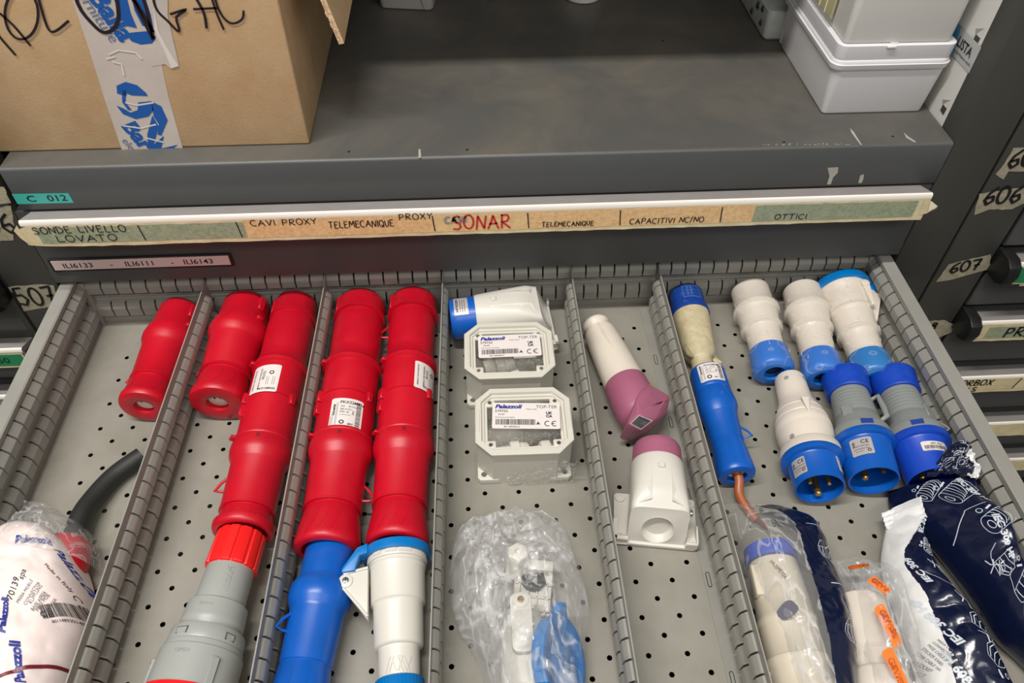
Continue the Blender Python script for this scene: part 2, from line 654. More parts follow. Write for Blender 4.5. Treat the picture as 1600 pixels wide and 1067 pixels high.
# worn bare patches and scratches on the shelf edge
M_BARE = mat('bare_metal', (168, 164, 156), .5)
for pts in ([(1293, 262), (1310, 261), (1309, 270), (1302, 277), (1298, 288), (1292, 288), (1296, 275)], [(1344, 274), (1350, 272), (1349, 280), (1346, 286), (1341, 286)]):
    mb = MB().add([at(a, b, 1, YF - .25) for a, b in pts], [tuple(range(len(pts)))])
    mb.build('paint_chip', M_BARE, shelf, smooth=False)
for pts in ([(1328, 200), (1334, 206), (1347, 227), (1345, 227), (1331, 208)], [(654, 233), (657, 233), (658, 246), (654, 247)], [(1412, 207), (1420, 214), (1432, 222), (1428, 222), (1416, 215)]):
    mb = MB().add([at(a, b, 2, ZS + .2) for a, b in pts], [tuple(range(len(pts)))])
    mb.build('scratch', M_BARE, shelf, smooth=False)
mb = MB()
rnd = random.Random(3)
for i in range(26):
    x = rnd.uniform(1190, 1330)
    y = 226 + rnd.uniform(-1.2, 1)
    mb.add([at(x, y, 2, ZS + .2), at(x + rnd.uniform(1, 5), y, 2, ZS + .2), at(x + 2, y - 1.2, 2, ZS + .2)], [(0, 1, 2)])
tag(mb.build('worn_edge_specks', M_BARE, shelf, smooth=False), kind='stuff')
# teal C 012 label
mb = MB()
q = [at(15, 302, 1, YF - .3), at(107, 302, 1, YF - .3), at(116, 316, 1, YF - .3), at(25, 318, 1, YF - .3)]
z1, z0 = 203.2, 190.4
mb.add([(-12.5, YF - .3, z0), (43, YF - .3, z0 - .4), (42.6, YF - .3, z1 - 1), (-12.5, YF - .3, z1)], [(0, 1, 2, 3)])
mb.text('C   012', 10.5, front_map(-1, z0 + 2.6, YF - .5), 1, sx=1.25, bold=0.01)
mb.build('teal_label', [M_TEAL, M_INK], shelf, smooth=False)

# right inner white perforated panel
mb = MB()
hs = [(32, 250), (32, 326), (32, 402), (32, 478), (108, 250), (108, 326), (108, 402), (250, 250), (250, 326), (250, 402)]
PX = 945.0
vs = [(PX, 20, ZS - 2), (PX, 600, ZS - 2), (PX, 600, 795), (PX, 20, 795)]
mb.box(PX, PX + 1.5, 20, 600, ZS - 2, 795)
pan = mb.build('perforated_panel', M_PANEL, cabinet)
for (y, z) in hs:
    mb = MB()
    mb.add([(PX - .3, y - 5, z + 9), (PX - .3, y + 5, z + 7), (PX - .3, y + 5, z - 8), (PX - .3, y - 4, z - 9)], [(0, 1, 2, 3)], 1)
    mb.add([(PX - .5, y - 5, z - 1), (PX - .5, y + 4, z - 1), (PX - .5, y + 4, z - 8), (PX - .5, y - 4, z - 9)], [(0, 1, 2, 3)], 0)
    mb.add([(PX - .35, y - 5, z + 9), (PX - 4, y + 3, z + 5), (PX - .35, y + 5, z - 2)], [(0, 1, 2)], 1)
    mb.build('hook_slot', [mat('slot_shade', (60, 60, 58), .6), M_PANEL], pan, smooth=False)
# maker's sticker on the panel
mb = MB()
def pm(u, v):
    # u: downwards-forward along the panel (towards the camera), v: up
    return V((PX - .8, 70 - u, 293 + v))
mb.add([pm(0, 0), pm(51, 0), pm(51, 27), pm(0, 27)], [(0, 1, 2, 3)], 0)
mb.add([(PX - 1., 70, 293), (PX - 1., 55, 293), (PX - 1., 62, 320), (PX - 1., 70, 320)], [(0, 1, 2, 3)], 2)
mb.text('LISTA', 13.5, lambda u, v: pm(u, v) + V((-.5, 0, 0)), 1, u=13, v=11, bold=0.015, sx=.86)
mb.text('making workspace work', 4.4, lambda u, v: pm(u, v) + V((-.5, 0, 0)), 1, u=4, v=5)
mb.build('maker_sticker', [mat('sticker_grey', (176, 178, 176), .35), M_INK, mat('sticker_blue', (76, 150, 196), .35)], pan, smooth=False)


# ---- closed drawer fronts
def drawer_front(parent, x0, x1, ztop, zbot, hx0, hx1, ends=False):
    """front panel, with its top behind the handle; returns (front, handle)"""
    mb = MB()
    pf = [(YF, zbot + 3), (YF + 1.5, zbot), (YF + 12, zbot), (YF + 12, ztop), (YF + 1, ztop), (YF, ztop - 1), (YF, zbot + 22), (YF - 1.2, zbot + 17), (YF - 1.2, zbot + 4)]
    pf = [(YF - .6, zbot + 2), (YF + 2, zbot), (YF + 12, zbot), (YF + 12, ztop - 11), (YF + 1, ztop - 11), (YF + .4, zbot + 22), (YF - .6, zbot + 17)]
    n = len(pf)
    mb.add([(x0, p[0], p[1]) for p in pf] + [(x1, p[0], p[1]) for p in pf], [tuple(range(n)), tuple(range(n, 2 * n))] + [(i, (i + 1) % n, n + (i + 1) % n, n + i) for i in range(n)])
    fr = mb.build('drawer', M_CAB, parent, sharp=20)
    zt = ztop - 1
    hp = [(YF, zt - 9.5), (-33.5, zt - 1.6), (-35.4, zt - 2), (-36.4, zt - 4), (-36.2, zt - 7.5), (-35, zt - 8), (-34.6, zt - 33), (-33, zt - 34), (-33, zt - 9), (YF, zt - 14)]
    mb = MB()
    n = len(hp)
    mb.add([(hx0, p[0], p[1]) for p in hp] + [(hx1, p[0], p[1]) for p in hp],
           [tuple(range(n)), tuple(range(n, 2 * n))] + [(i, (i + 1) % n, n + (i + 1) % n, n + i) for i in range(n)])
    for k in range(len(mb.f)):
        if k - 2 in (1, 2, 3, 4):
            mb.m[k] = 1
    h = mb.build('handle', [M_ALU, M_LIP], fr, sharp=30)
    return fr, h


TOP = 190.5
fr1, h1 = drawer_front(cabinet, -21, 943, TOP, 79.5, -4, 929)
# taped paper strip on the handle
def hm(px, py):
    return at(px, py, 1, -36.4)
mb = MB()
YT = -36.2
zt0, zt1 = 154.0, 182.5
rt = random.Random(11)
N = 90
x0, x1 = -7.0, 929.0
up_, lo_ = [], []
for i in range(N + 1):
    f = i / N
    x = x0 + (x1 - x0) * f
    up_.append((x, YT, zt1 + rt.uniform(-.7, .5) - (3.5 if i == 0 else 0)))
    lo_.append((x, YT, zt0 + rt.uniform(-.5, .4) + (4 * math.exp(-f * 40) if f < .1 else 0)))
mb.add(up_ + lo_, [(i, i + 1, N + 2 + i, N + 1 + i) for i in range(N)], 0)
# folded torn ends
mb.add([(923, YT - .2, 183), (932, YT - 1, 178), (938, YT - 3, 172), (931, YT - 1, 163), (924, YT - .3, 161)], [(0, 1, 2, 3, 4)], 0)
mb.add([(929, YT - 1.2, 180), (938, YT - 3, 174), (931, YT - 2, 166)], [(0, 1, 2)], 4)
mb.add([(-7, YT - .2, 184), (-12, YT - 1.5, 178), (-10, YT - 1, 168), (-5, YT - .3, 158)], [(0, 1, 2, 3)], 0)
def band(xa, xb, za, zb, mi):
    k = max(2, int((xb - xa) / 12))
    a = [(xa + (xb - xa) * i / k, YT - .25, zb + rt.uniform(-.5, .5)) for i in range(k + 1)]
    b = [(xa + (xb - xa) * i / k, YT - .25, za + rt.uniform(-.3, .3)) for i in range(k + 1)]
    mb.add(a + b, [(i, i + 1, k + 2 + i, k + 1 + i) for i in range(k)], mi)
xg = at(381, 350, 1, YT).x
xo = at(1174, 345, 1, YT).x
band(8, xg, 159.0, 179.5, 1)
band(xg, at(680, 345, 1, YT).x, 158.5, 181, 2)
band(at(680, 345, 1, YT).x, at(820, 345, 1, YT).x, 158.5, 181, 5)
band(at(820, 345, 1, YT).x, xo, 158.5, 181, 2)
band(xo, 917, 158.5, 180, 1)
fm = lambda u, v: V((u, YT - .6, v))
def X(px, py=345):
    return at(px, py, 1, YT).x
mb.hand('SONDE LIVELLO', 8.6, 1.05, fm, 3, X(42), 172.5, sx=1.06)
mb.hand('LOVATO', 8.5, 1.05, fm, 3, X(73), 161, sx=1.35)
mb.hand('CAVI PROXY', 7.5, 1.0, fm, 3, X(390), 174, sx=1.15)
mb.hand('TELEMECANIQUE', 8.5, 1.05, fm, 3, X(512), 168, sx=.74)
mb.hand('PROXY', 7.5, 1.0, fm, 3, X(624), 176, sx=1.1)
mb.hand('SONAR', 18, 2.2, fm, 6, X(707), 161, sx=.78)
mb.hand('CAVI', 8, 2.4, fm, 7, X(695), 170, sx=.95)
mb.hand('TELEMECANIQUE', 6.2, 1.0, fm, 3, X(847), 161, sx=.83)
mb.hand('CAPACITIVI NC/NO', 7.0, 1.0, fm, 3, X(984), 161, sx=.95)
mb.hand('OTTICI', 6.5, 1.0, fm, 3, X(1208), 161, sx=1.3)
for px in (213, 369, 677, 825, 968, 1124):
    x = X(px)
    mb.line([(x - .6, 180), (x, 171), (x + 1, 160)], 1.2, fm, 3)
mb.build('paper_label_strip', [M_CREAM, M_SAGE, M_ORANGE, M_INK, mat('folded_tape', (240, 232, 200), .4), mat('yellow_paper', (222, 192, 138), .5, var=.1, vscale=200), M_REDINK, M_FADED], h1, smooth=False)

# printed strip in its dark holder
mb = MB()
mb.box(-15, 181, YF - 2.4, YF, 99, 117, 0, .5)
mb.box(-12, 178, YF - 3.0, YF - 2, 102, 115, 1)
for i, s in enumerate(('ILI6133', '-', 'ILI6111', '-', 'ILI6143')):
    xa = at((94, 169, 193, 266, 286)[i], 409, 1, YF - 3).x
    mb.text(s, 9.6, front_map(0, 0, YF - 3.3), 2, u=xa, v=105, sx=1.14, bold=.006)
mb.build('printed_strip_holder', [M_RUBBER, mat('strip_paper', (208, 188, 184), .4), M_INK], fr1, smooth=False)


# ---- masking tape number labels on posts
def number_tape(parent, poly, txt, y=YF, size=24, u=0, v=0, sx=1.0, wdt=3.0, ang=0, mi=None):
    mb = MB()
    P = [at(a, b, 1, y - .4) for a, b in poly]
    c = sum(P, V()) / len(P)
    Q = []
    rn = random.Random(len(txt) + int(u))
    for i in range(len(P)):
        a, b = P[i], P[(i + 1) % len(P)]
        k = max(1, int((b - a).length / 5))
        for j in range(k):
            q = a.lerp(b, j / k)
            q += V((rn.uniform(-.7, .7), 0, rn.uniform(-.7, .7)))
            Q.append(q)
    mb.add(Q, [tuple(range(len(Q)))], 0)
    f = front_map(u, v, y - .9, ang)
    mb.hand(txt, size, wdt, f, 1, sx=sx)
    return mb.build('number_tape', [M_TAPE, M_INK], parent, smooth=False)


p = at(26, 481, 1, YF)
number_tape(cabinet, [(13, 449), (35, 446), (68, 444), (85, 446), (89, 478), (62, 482), (38, 486), (30, 470)], '507', size=27, u=p.x + 7, v=p.z + 4, sx=.68)
p = at(-14, 368, 1, YF)
number_tape(cabinet, [(-30, 326), (18, 322), (21, 345), (22, 375), (-30, 378)], '56', size=25, u=p.x, v=p.z + 4, sx=.8)
number_tape(cabinet, [(-30, 290), (6, 292), (17, 318), (-30, 322)], '', size=20)


# =================================================================== OPEN DRAWER
ZB = 0.0
D0, D1 = 0.0, 918.0
YB, YE = 0.0, -612.0
# floor pan with drilled holes
mb = MB()
X0, Y0, PXH, PYH = 141.8, -37.0, 17.07, -16.85
NI0, NI1 = -8, 45
NJ = 34
def cellx(i): return X0 + PXH * (i - .5)
def celly(j): return Y0 + PYH * (j - .5)
vidx = {}
def vid(x, y):
    k = (round(x, 2), round(y, 2))
    if k not in vidx:
        vidx[k] = len(mb.v)
        mb.v.append(V((x, y, 0)))
    return vidx[k]
for i in range(NI0, NI1):
    for j in range(-1, NJ):
        xa, xb, ya, yb = cellx(i), cellx(i + 1), celly(j), celly(j + 1)
        cs = [vid(xa, ya), vid(xb, ya), vid(xb, yb), vid(xa, yb)]
        cx, cy = X0 + PXH * i, Y0 + PYH * j
        if (i + j) % 2 != 0 and 0 <= j < NJ - 1 and -6 <= i <= 43:
            o = len(mb.v)
            r = 2.45
            for k in range(12):
                a = R(-135 + 30 * k)
                mb.v.append(V((cx + r * math.cos(a), cy - r * math.sin(a) * -1 if False else cy + r * math.sin(a), 0)))
            for k in range(12):
                a = R(-135 + 30 * k)
                mb.v.append(V((cx + r * math.cos(a), cy + r * math.sin(a), -1.4)))
            # corners in the order of angle -135,-45,45,135 : (xa,yb),(xb,yb),(xb,ya),(xa,ya)
            cc = [cs[3], cs[2], cs[1], cs[0]]
            for s in range(4):
                for k in range(3):
                    a, b = o + s * 3 + k, o + (s * 3 + k + 1) % 12
                    if k == 0:
                        mb.f.append((cc[s], b, a))
                        mb.m.append(0)
                    elif k == 1:
                        mb.f.append((cc[s], cc[(s + 1) % 4], b, a))
                        mb.m.append(0)
                    else:
                        mb.f.append((cc[(s + 1) % 4], b, a))
                        mb.m.append(0)
            for k in range(12):
                mb.f.append((o + k, o + (k + 1) % 12, o + 12 + (k + 1) % 12, o + 12 + k))
                mb.m.append(1)
        else:
            mb.f.append(tuple(cs))
            mb.m.append(0)
xl, xr_, yt, yb = cellx(NI0), cellx(NI1), celly(-1), celly(NJ)
for (a, b, c, d) in ((-8, xl, yt, yb), (xr_, 926, yt, yb), (-8, 926, 8, yt), (-8, 926, yb, -620)):
    mb.add([(a, c, 0), (b, c, 0), (b, d, 0), (a, d, 0)], [(0, 1, 2, 3)], 0)
pan_ = mb.build('open_drawer_floor', [M_FLOOR, M_DARK], cabinet, recalc=False, smooth=False)
for pl in pan_.data.polygons:
    pass
# make sure the sheet's faces look up
bm = bmesh.new()
bm.from_mesh(pan_.data)
for f in bm.faces:
    f.normal_update()
    if abs(f.normal.z) > .5 and f.normal.z < 0:
        f.normal_flip()
bm.to_mesh(pan_.data)
bm.free()
# underside tray, dark from below (the runner frame of the drawer beneath)
mb = MB()
mb.box(-60, 978, -600, 610, -40, -38)
mb.build('drawer_underframe', M_POST, pan_)


def wall(name, P, L, slots0, npitch, gap=2.0, zr=77.0, first_lo=0.0, rim=True, uo=20.0, slot_hi=0.0):
    """P(s,u,z): s along the wall, u outward distance"""
    mb = MB()
    if rim:
        prof = [(uo, 30), (uo, zr - 1.5), (uo - 1, zr), (6.0, zr), (4.6, zr - 1.2), (5.2, zr - 7), (7, zr - 9), (7, 47), (8, 46), (8, 44), (6.6, 43), (6.6, 40), (8, 39), (7, 33), (7, 12), (5, 9), (5, -.5), (8, -1)]
    else:
        prof = [(14, 30), (14, zr - 1.5), (13, zr), (9, zr), (8.4, zr - 1), (7, 66), (7, 47), (9, 46), (9, 44), (7, 43), (7, 41), (9, 40), (9, 38), (7, 37), (7, 12), (5, 9), (5, -.5), (8, -1)]
    n = len(prof)
    mb.add([P(0, u, z) for u, z in prof] + [P(L, u, z) for u, z in prof], [(i, i + 1, n + i + 1, n + i) for i in range(n - 1)])
    hi = [(7, 68.5), (4.9, 67.6), (1.0, 62.6), (0, 60.8), (0, 51.4), (.8, 50.6), (7, 49)]
    lo = [(7, 34), (3.6, 33.2), (.8, 28.2), (0, 26.6), (0, 15), (.8, 14.2), (7, 12.6)]
    for prof2, off in ((hi, slot_hi), (lo, first_lo)):
        k = len(prof2)
        cuts = [slots0 + off + 17.0 * i for i in range(npitch)]
        segs = []
        a = 0.0
        for c in cuts:
            if c <= 1:
                continue
            if c >= L - 1:
                break
            segs.append((a, c - gap / 2))
            a = c + gap / 2
        segs.append((a, L))
        for (a, b) in segs:
            mb.add([P(a, u, z) for u, z in prof2] + [P(b, u, z) for u, z in prof2],
                   [tuple(range(k)), tuple(range(k, 2 * k))] + [(i, (i + 1) % k, k + (i + 1) % k, k + i) for i in range(k)])
    # dark strips behind the punched slots, painting in the shade there
    for za, zb in ((49.5, 68), (13.2, 33.4)):
        mb.add([P(2, 6.4, za), P(L - 2, 6.4, za), P(L - 2, 6.4, zb), P(2, 6.4, zb)], [(0, 1, 2, 3)], 1)
        mb.add([P(2, 6.4, zb), P(L - 2, 6.4, zb), P(L - 2, 5.4 if za > 40 else 4, 65.0 if za > 40 else 31.5), P(2, 5.4 if za > 40 else 4, 65.0 if za > 40 else 31.5)], [(0, 1, 2, 3)], 1)
    return mb


wall('w', lambda s, u, z: V((s, u, z)), 918, 17, 53, rim=False, zr=73).build('back_wall', [M_DRAW, M_DARK], pan_, sharp=25)
wall('w', lambda s, u, z: V((-u, -s - 1.0, z)), 611, 20.7, 36, first_lo=1.5).build('side_wall', [M_DRAW, M_DARK], pan_, sharp=25)
wall('w', lambda s, u, z: V((918 + u, -s - 1.0, z)), 611, 7.0, 37, first_lo=1.5).build('side_wall', [M_DRAW, M_DARK], pan_, sharp=25)
# rims run on into the cabinet, corners and the front of the drawer (outside the frame)
for (xa, xb, xc, xd, xe, xf_) in ((-20, -6, -21, -19, -7, 0), (924, 938, 937, 939, 918, 925)):
    mb = MB()
    mb.box(xa, xb, -2, 60, 74.5, 77, 0, .6)
    mb.box(xc, xd, -2, 60, 30, 76)
    mb.box(xe, xf_, -1, 10, 0, 70, 0, 1)
    mb.build('rear_corner_bracket', M_DRAW, pan_)
mb = MB()
mb.box(-21, 943, -632, -612, -4, 84, 0, 1)
mb.box(-4, 929, -668, -632, 52, 80, 0, 2)
mb.build('open_drawer_front', M_CAB, pan_)


# ---- dividers
def divider(xb, xf, side, label, flange=False):
    """plate from (xb,0) towards (xf,-455) carried on to y=-606; side=+1: notched bands on the right"""
    d = V((xf - xb, -455, 0)).normalized()
    nrm = V((-d.y, d.x, 0)) * side
    if (nrm.x > 0) != (side > 0):
        nrm = -nrm
    O = V((xb, 1.0, 0))
    L = 606
    P = lambda s, u, z: O + d * s + nrm * u + V((0, 0, z))
    mb = MB()
    # plate, its back end pointed upward
    zt = 64.5
    pl = [(0, 1), (L, 1), (L, zt), (14, zt + .6), (3, 70.5), (0, 71)]
    k = len(pl)
    mb.add([P(s, -.6, z) for s, z in pl] + [P(s, .6, z) for s, z in pl], [tuple(range(k)), tuple(range(k, 2 * k))] + [(i, (i + 1) % k, k + (i + 1) % k, k + i) for i in range(k)])
    hi = [(.4, 55.5), (2.6, 55), (5.4, 51.5), (6.2, 49), (6.4, 41.5), (5.6, 40.5), (4.6, 41.2), (4.4, 48.5), (1.2, 52)]
    lo = [(.4, 29.0), (2.6, 28.4), (5.4, 25), (6.2, 22.5), (6.4, 14), (5.6, 13), (4.6, 13.8), (4.4, 22), (1.2, 25.5)]
    for pr2 in (hi, lo):
        k = len(pr2)
        a = 12.0
        c = 22.0
        while a < L - 3:
            b = min(c - .9, L)
            mb.add([P(a, u, z) for u, z in pr2] + [P(b, u, z) for u, z in pr2],
                   [tuple(range(k)), tuple(range(k, 2 * k))] + [(i, (i + 1) % k, k + (i + 1) % k, k + i) for i in range(k)])
            a = c + .9
            c += 17.0
    for za, zb in ((40.8, 54), (13.4, 27.5)):
        mb.add([P(13, 3.2, za), P(L - 2, 3.2, za), P(L - 2, 1.6, zb), P(13, 1.6, zb)], [(0, 1, 2, 3)], 1)  # dark strip behind the teeth, painted as the shade in their slots
    if flange:
        mb.add([P(5, 0, .9), P(L, 0, .9), P(L, 14.5, .9), P(5, 14.5, .9), P(5, 14.5, 0), P(L, 14.5, 0)], [(0, 1, 2, 3), (3, 2, 5, 4)])
        for s in range(90, 560, 90):
            st = rr(15, 4, 1.9, 4)
            mb.add([P(s + q[0], 10 + q[1], 1.0) for q in st], [tuple(range(len(st)))], 1)
            st = rr(13.4, 2.6, 1.2, 4)
            mb.add([P(s + q[0], 10 + q[1], 1.1) for q in st], [tuple(range(len(st)))], 0)
    mb.box(0, L, -.9, .9, 0, 2.4, 0, fn=lambda q: P(q.x, q.y, q.z))
    o = mb.build('drawer_divider', [M_DIV, M_DARK], sharp=25)
    return tag(o, label, 'divider', 'long slotted dividers standing in the open drawer')


divider(136.0, 124.0, 1, 'leftmost long slotted metal divider, between the lone red connector and the next red one')
divider(273.8, 264.0, 1, 'slotted metal divider just left of the blue coupler and two red connector columns')
divider(409.6, 401.0, 1, 'slotted metal divider between the red connectors and the clear-windowed boxes')
divider(560.0, 561.2, -1, 'slotted metal divider between the clear-windowed boxes and the mauve sockets')
divider(663.6, 663.4, -1, 'rightmost slotted metal divider, right of the mauve sockets', flange=True)

# =================================================================== NEIGHBOUR CABINETS
nr = thing('storage_cabinet', 'right-hand dark grey drawer cabinet with taped numbers 606 and 607 on its post', 'cabinet', (1500, 300, -900))
MB().box(1003.5, 1062, YF, 22, -900, 900, 0, 1.2).build('post', M_POST, nr)
MB().box(1003.5, 1060, 22, 640, -900, 900).build('side_panel', M_POST, nr)
MB().box(1064, 2000, 3, 40, -900, 900).build('carcass_front_gap', M_DARK, nr)
RT = [205.0, 86.5, -12.0, -122.5, -234.0, -335.0, -440.0]


def tape_on(parent, xa, xb, za, zb, mi_mats, segs, hands, seed):
    rn = random.Random(seed)
    mb = MB()
    k = 40
    y = -36.4
    a = [(xa + (xb - xa) * i / k, y, zb + rn.uniform(-.8, .6)) for i in range(k + 1)]
    b = [(xa + (xb - xa) * i / k, y, za + rn.uniform(-.6, .4)) for i in range(k + 1)]
    mb.add(a + b, [(i, i + 1, k + 2 + i, k + 1 + i) for i in range(k)], 0)
    for (sa, sb, ya, yb, mi) in segs:
        mb.add([(sa, y - .3, ya), (sb, y - .3, ya), (sb, y - .3, yb), (sa, y - .3, yb)], [(0, 1, 2, 3)], mi)
    for (s, size, wd, u, v, sx) in hands:
        mb.hand(s, size, wd, lambda p, q: V((p, y - .7, q)), 3, u, v, sx=sx)
    return mb.build('paper_label_strip', [M_CREAM, M_SAGE, M_GREEN, M_INK], parent, smooth=False)


for i in range(len(RT) - 1):
    zt = RT[i]
    zb = RT[i + 1] + 1.5
    f, h = drawer_front(nr, 1067, 1990, zt, zb, 1078, 1980)
    if i in (0, 1, 2):
        # black moulded end cap on the handle
        mb = MB()
        zc = zt - 19
        P = [(-8, zt - 1), (-30, zt - 1), (-40, zt - 7), (-43, zc), (-40, zt - 32), (-30, zt - 38), (-8, zt - 38)]
        mb.prism([(q[0], q[1]) for q in P], 0, 15, 0, 1.6, fn=lambda q: V((1064 + q.z, q.x, q.y)))
        mb.build('handle_end_cap', M_RUBBER, f)
    if i == 1:
        tape_on(h, 1082, 1400, zt - 35, zt - 8, None, [(1080, 1400, zt - 33, zt - 9, 2)], [], 5)
        mb = MB()
        mb.add([(1092, -37.4, zt - 38), (1120, -37.4, zt - 38), (1160, -37.6, zt - 34), (1160, -37.4, zt - 17), (1118, -38, zt - 17), (1104, -38.5, zt - 27), (1090, -38, zt - 34)], [tuple(range(7))])
        mb.build('torn_tape', M_CREAM, h, smooth=False)
    if i == 2:
        tape_on(h, 1081, 1400, zt - 38, zt - 7, None, [(1092, 1400, zt - 33, zt - 12, 1)], [('PRES', 17, 2.6, 1117, zt - 31, .95)], 6)
    if i == 3:
        tape_on(h, 1078, 1400, zt - 36, zt - 7, None, [(1080, 1400, zt - 30, zt - 9, 0)], [('TORBOX', 12, 1.9, 1095, zt - 20, .9), ('/', 18, 1.6, 1184, zt - 28, .6), ('TO', 13, 2, 1196, zt - 20, .9), ('LS', 10, 1.8, 1120, zt - 34, .9)], 8)
    if i >= 4:
        tape_on(h, 1078, 1400, zt - 36, zt - 6, None, [], [], 9 + i)
p = at(1532, 326, 1, YF)
number_tape(nr, [(1531, 302), (1560, 298), (1607, 292), (1600, 318), (1580, 327), (1545, 328), (1522, 336), (1526, 318)], '606', size=23, u=p.x - 2, v=p.z + 5, sx=.78, wdt=3.4, ang=6)
p = at(1481, 430, 1, YF)
number_tape(nr, [(1482, 413), (1500, 408), (1549, 397), (1546, 420), (1520, 428), (1490, 436), (1463, 441), (1474, 425)], '607', size=17, u=p.x - 1, v=p.z + 3, sx=.9, wdt=3, ang=9)
p = at(1570, 262, 1, YF)
number_tape(nr, [(1584, 231), (1625, 230), (1625, 268), (1575, 268), (1568, 280), (1556, 273), (1570, 255)], '605', size=22, u=p.x + 1, v=p.z, sx=.8, wdt=3.2, ang=8)
p = at(1453, 512, 1, YF)
number_tape(nr, [(1440, 502), (1475, 500), (1493, 508), (1486, 520), (1468, 527), (1448, 528)], '608', size=12, u=p.x - 22, v=p.z - 2, sx=1.1, wdt=2.8)

nl = thing('storage_cabinet', 'left-hand dark grey drawer cabinet at the edge with a green label on a handle', 'cabinet', (-600, 300, -900))
MB().box(-138, -78.5, YF, 22, -900, 900, 0, 1.2).build('post', M_POST, nl)
MB().box(-136, -78.5, 22, 640, -900, 900).build('side_panel', M_POST, nl)
LT = [200.0, 98.0, 5.0, -80.0, -180.0]
MB().box(-1000, -80, 3, 40, -900, 900).build('carcass_front_gap', M_DARK, nl)
for i in range(len(LT) - 1):
    zt = LT[i]
    f, h = drawer_front(nl, -1000, -84, zt, LT[i + 1] + 1.5, -990, -86)
    if i == 1:
        mb = MB()
        P = [(-8, zt - 1), (-30, zt - 1), (-40, zt - 7), (-43, zt - 19), (-40, zt - 32), (-30, zt - 38), (-8, zt - 38)]
        mb.prism([(q[0], q[1]) for q in P], 0, 16, 0, 1.6, fn=lambda q: V((-78 - q.z, q.x, q.y)))
        mb.build('handle_end_cap', M_RUBBER, f)
    if i in (1, 2):
        mb = MB()
        mb.add([(-400, -36.4, zt - 34), (-88, -36.4, zt - 34), (-88, -36.4, zt - 9), (-400, -36.4, zt - 9)], [(0, 1, 2, 3)], 0)
        mb.add([(-400, -36.6, zt - 31), (-90, -36.6, zt - 31), (-90, -36.6, zt - 11), (-400, -36.6, zt - 11)], [(0, 1, 2, 3)], 1)
        if i == 2:
            mb.text('507.50', 13, lambda u, v: V((u, -36.9, v)), 2, u=-146, v=zt - 25, sx=1.1)
        mb.build('green_label_strip', [M_CREAM, M_GREEN, M_INK], h, smooth=False)

# =================================================================== CONNECTORS IN THE DRAWER
def loop(mb, fr, r, t, ang, size=11, w=1.4, mi=0, depth=4):
    """triangular cord loop standing off a barrel"""
    f = lambda side, h: fr.p(t + side, r - 1 + h, R(ang))
    pts = [f(-size * .75, 0), f(-size * .1, size * .62), f(size * .55, size * .95), f(size * .62, size * .5), f(size * .6, 0)]
    mb.tube(pts, w, mi, n=8)


def tabs(mb, fr, items, mi=0):
    """small lugs (t, r, ang, len, height, width)"""
    for (t, r, ang, ln, h, wd) in items:
        a = R(ang)
        u = fr.u * math.cos(a) + fr.s * math.sin(a)
        c = -fr.u * math.sin(a) + fr.s * math.cos(a)
        mb.box(-ln / 2, ln / 2, -wd / 2, wd / 2, -2, h, mi, .6, 1, fn=lambda q: fr.A + fr.d * (t + q.x) + c * q.y + u * (r + q.z))


def swirls(mb, fr, rf, t0, t1, angs, mi=0, w=.7, sw=18, eps=.25):
    for a in angs:
        pts = [(a + sw * (i / 8) ** 2, t0 + (t1 - t0) * i / 8) for i in range(9)]
        mb.line(pts, w, lambda u, v: fr.p(v, rf(v) + eps, R(u)), mi, sub=3)


def prof_r(prof):
    def f(t):
        for i in range(len(prof) - 1):
            a, b = prof[i], prof[i + 1]
            if a[0] <= t <= b[0] and b[0] > a[0]:
                return a[1] + (b[1] - a[1]) * (t - a[0]) / (b[0] - a[0])
        return prof[-1][1]
    return f


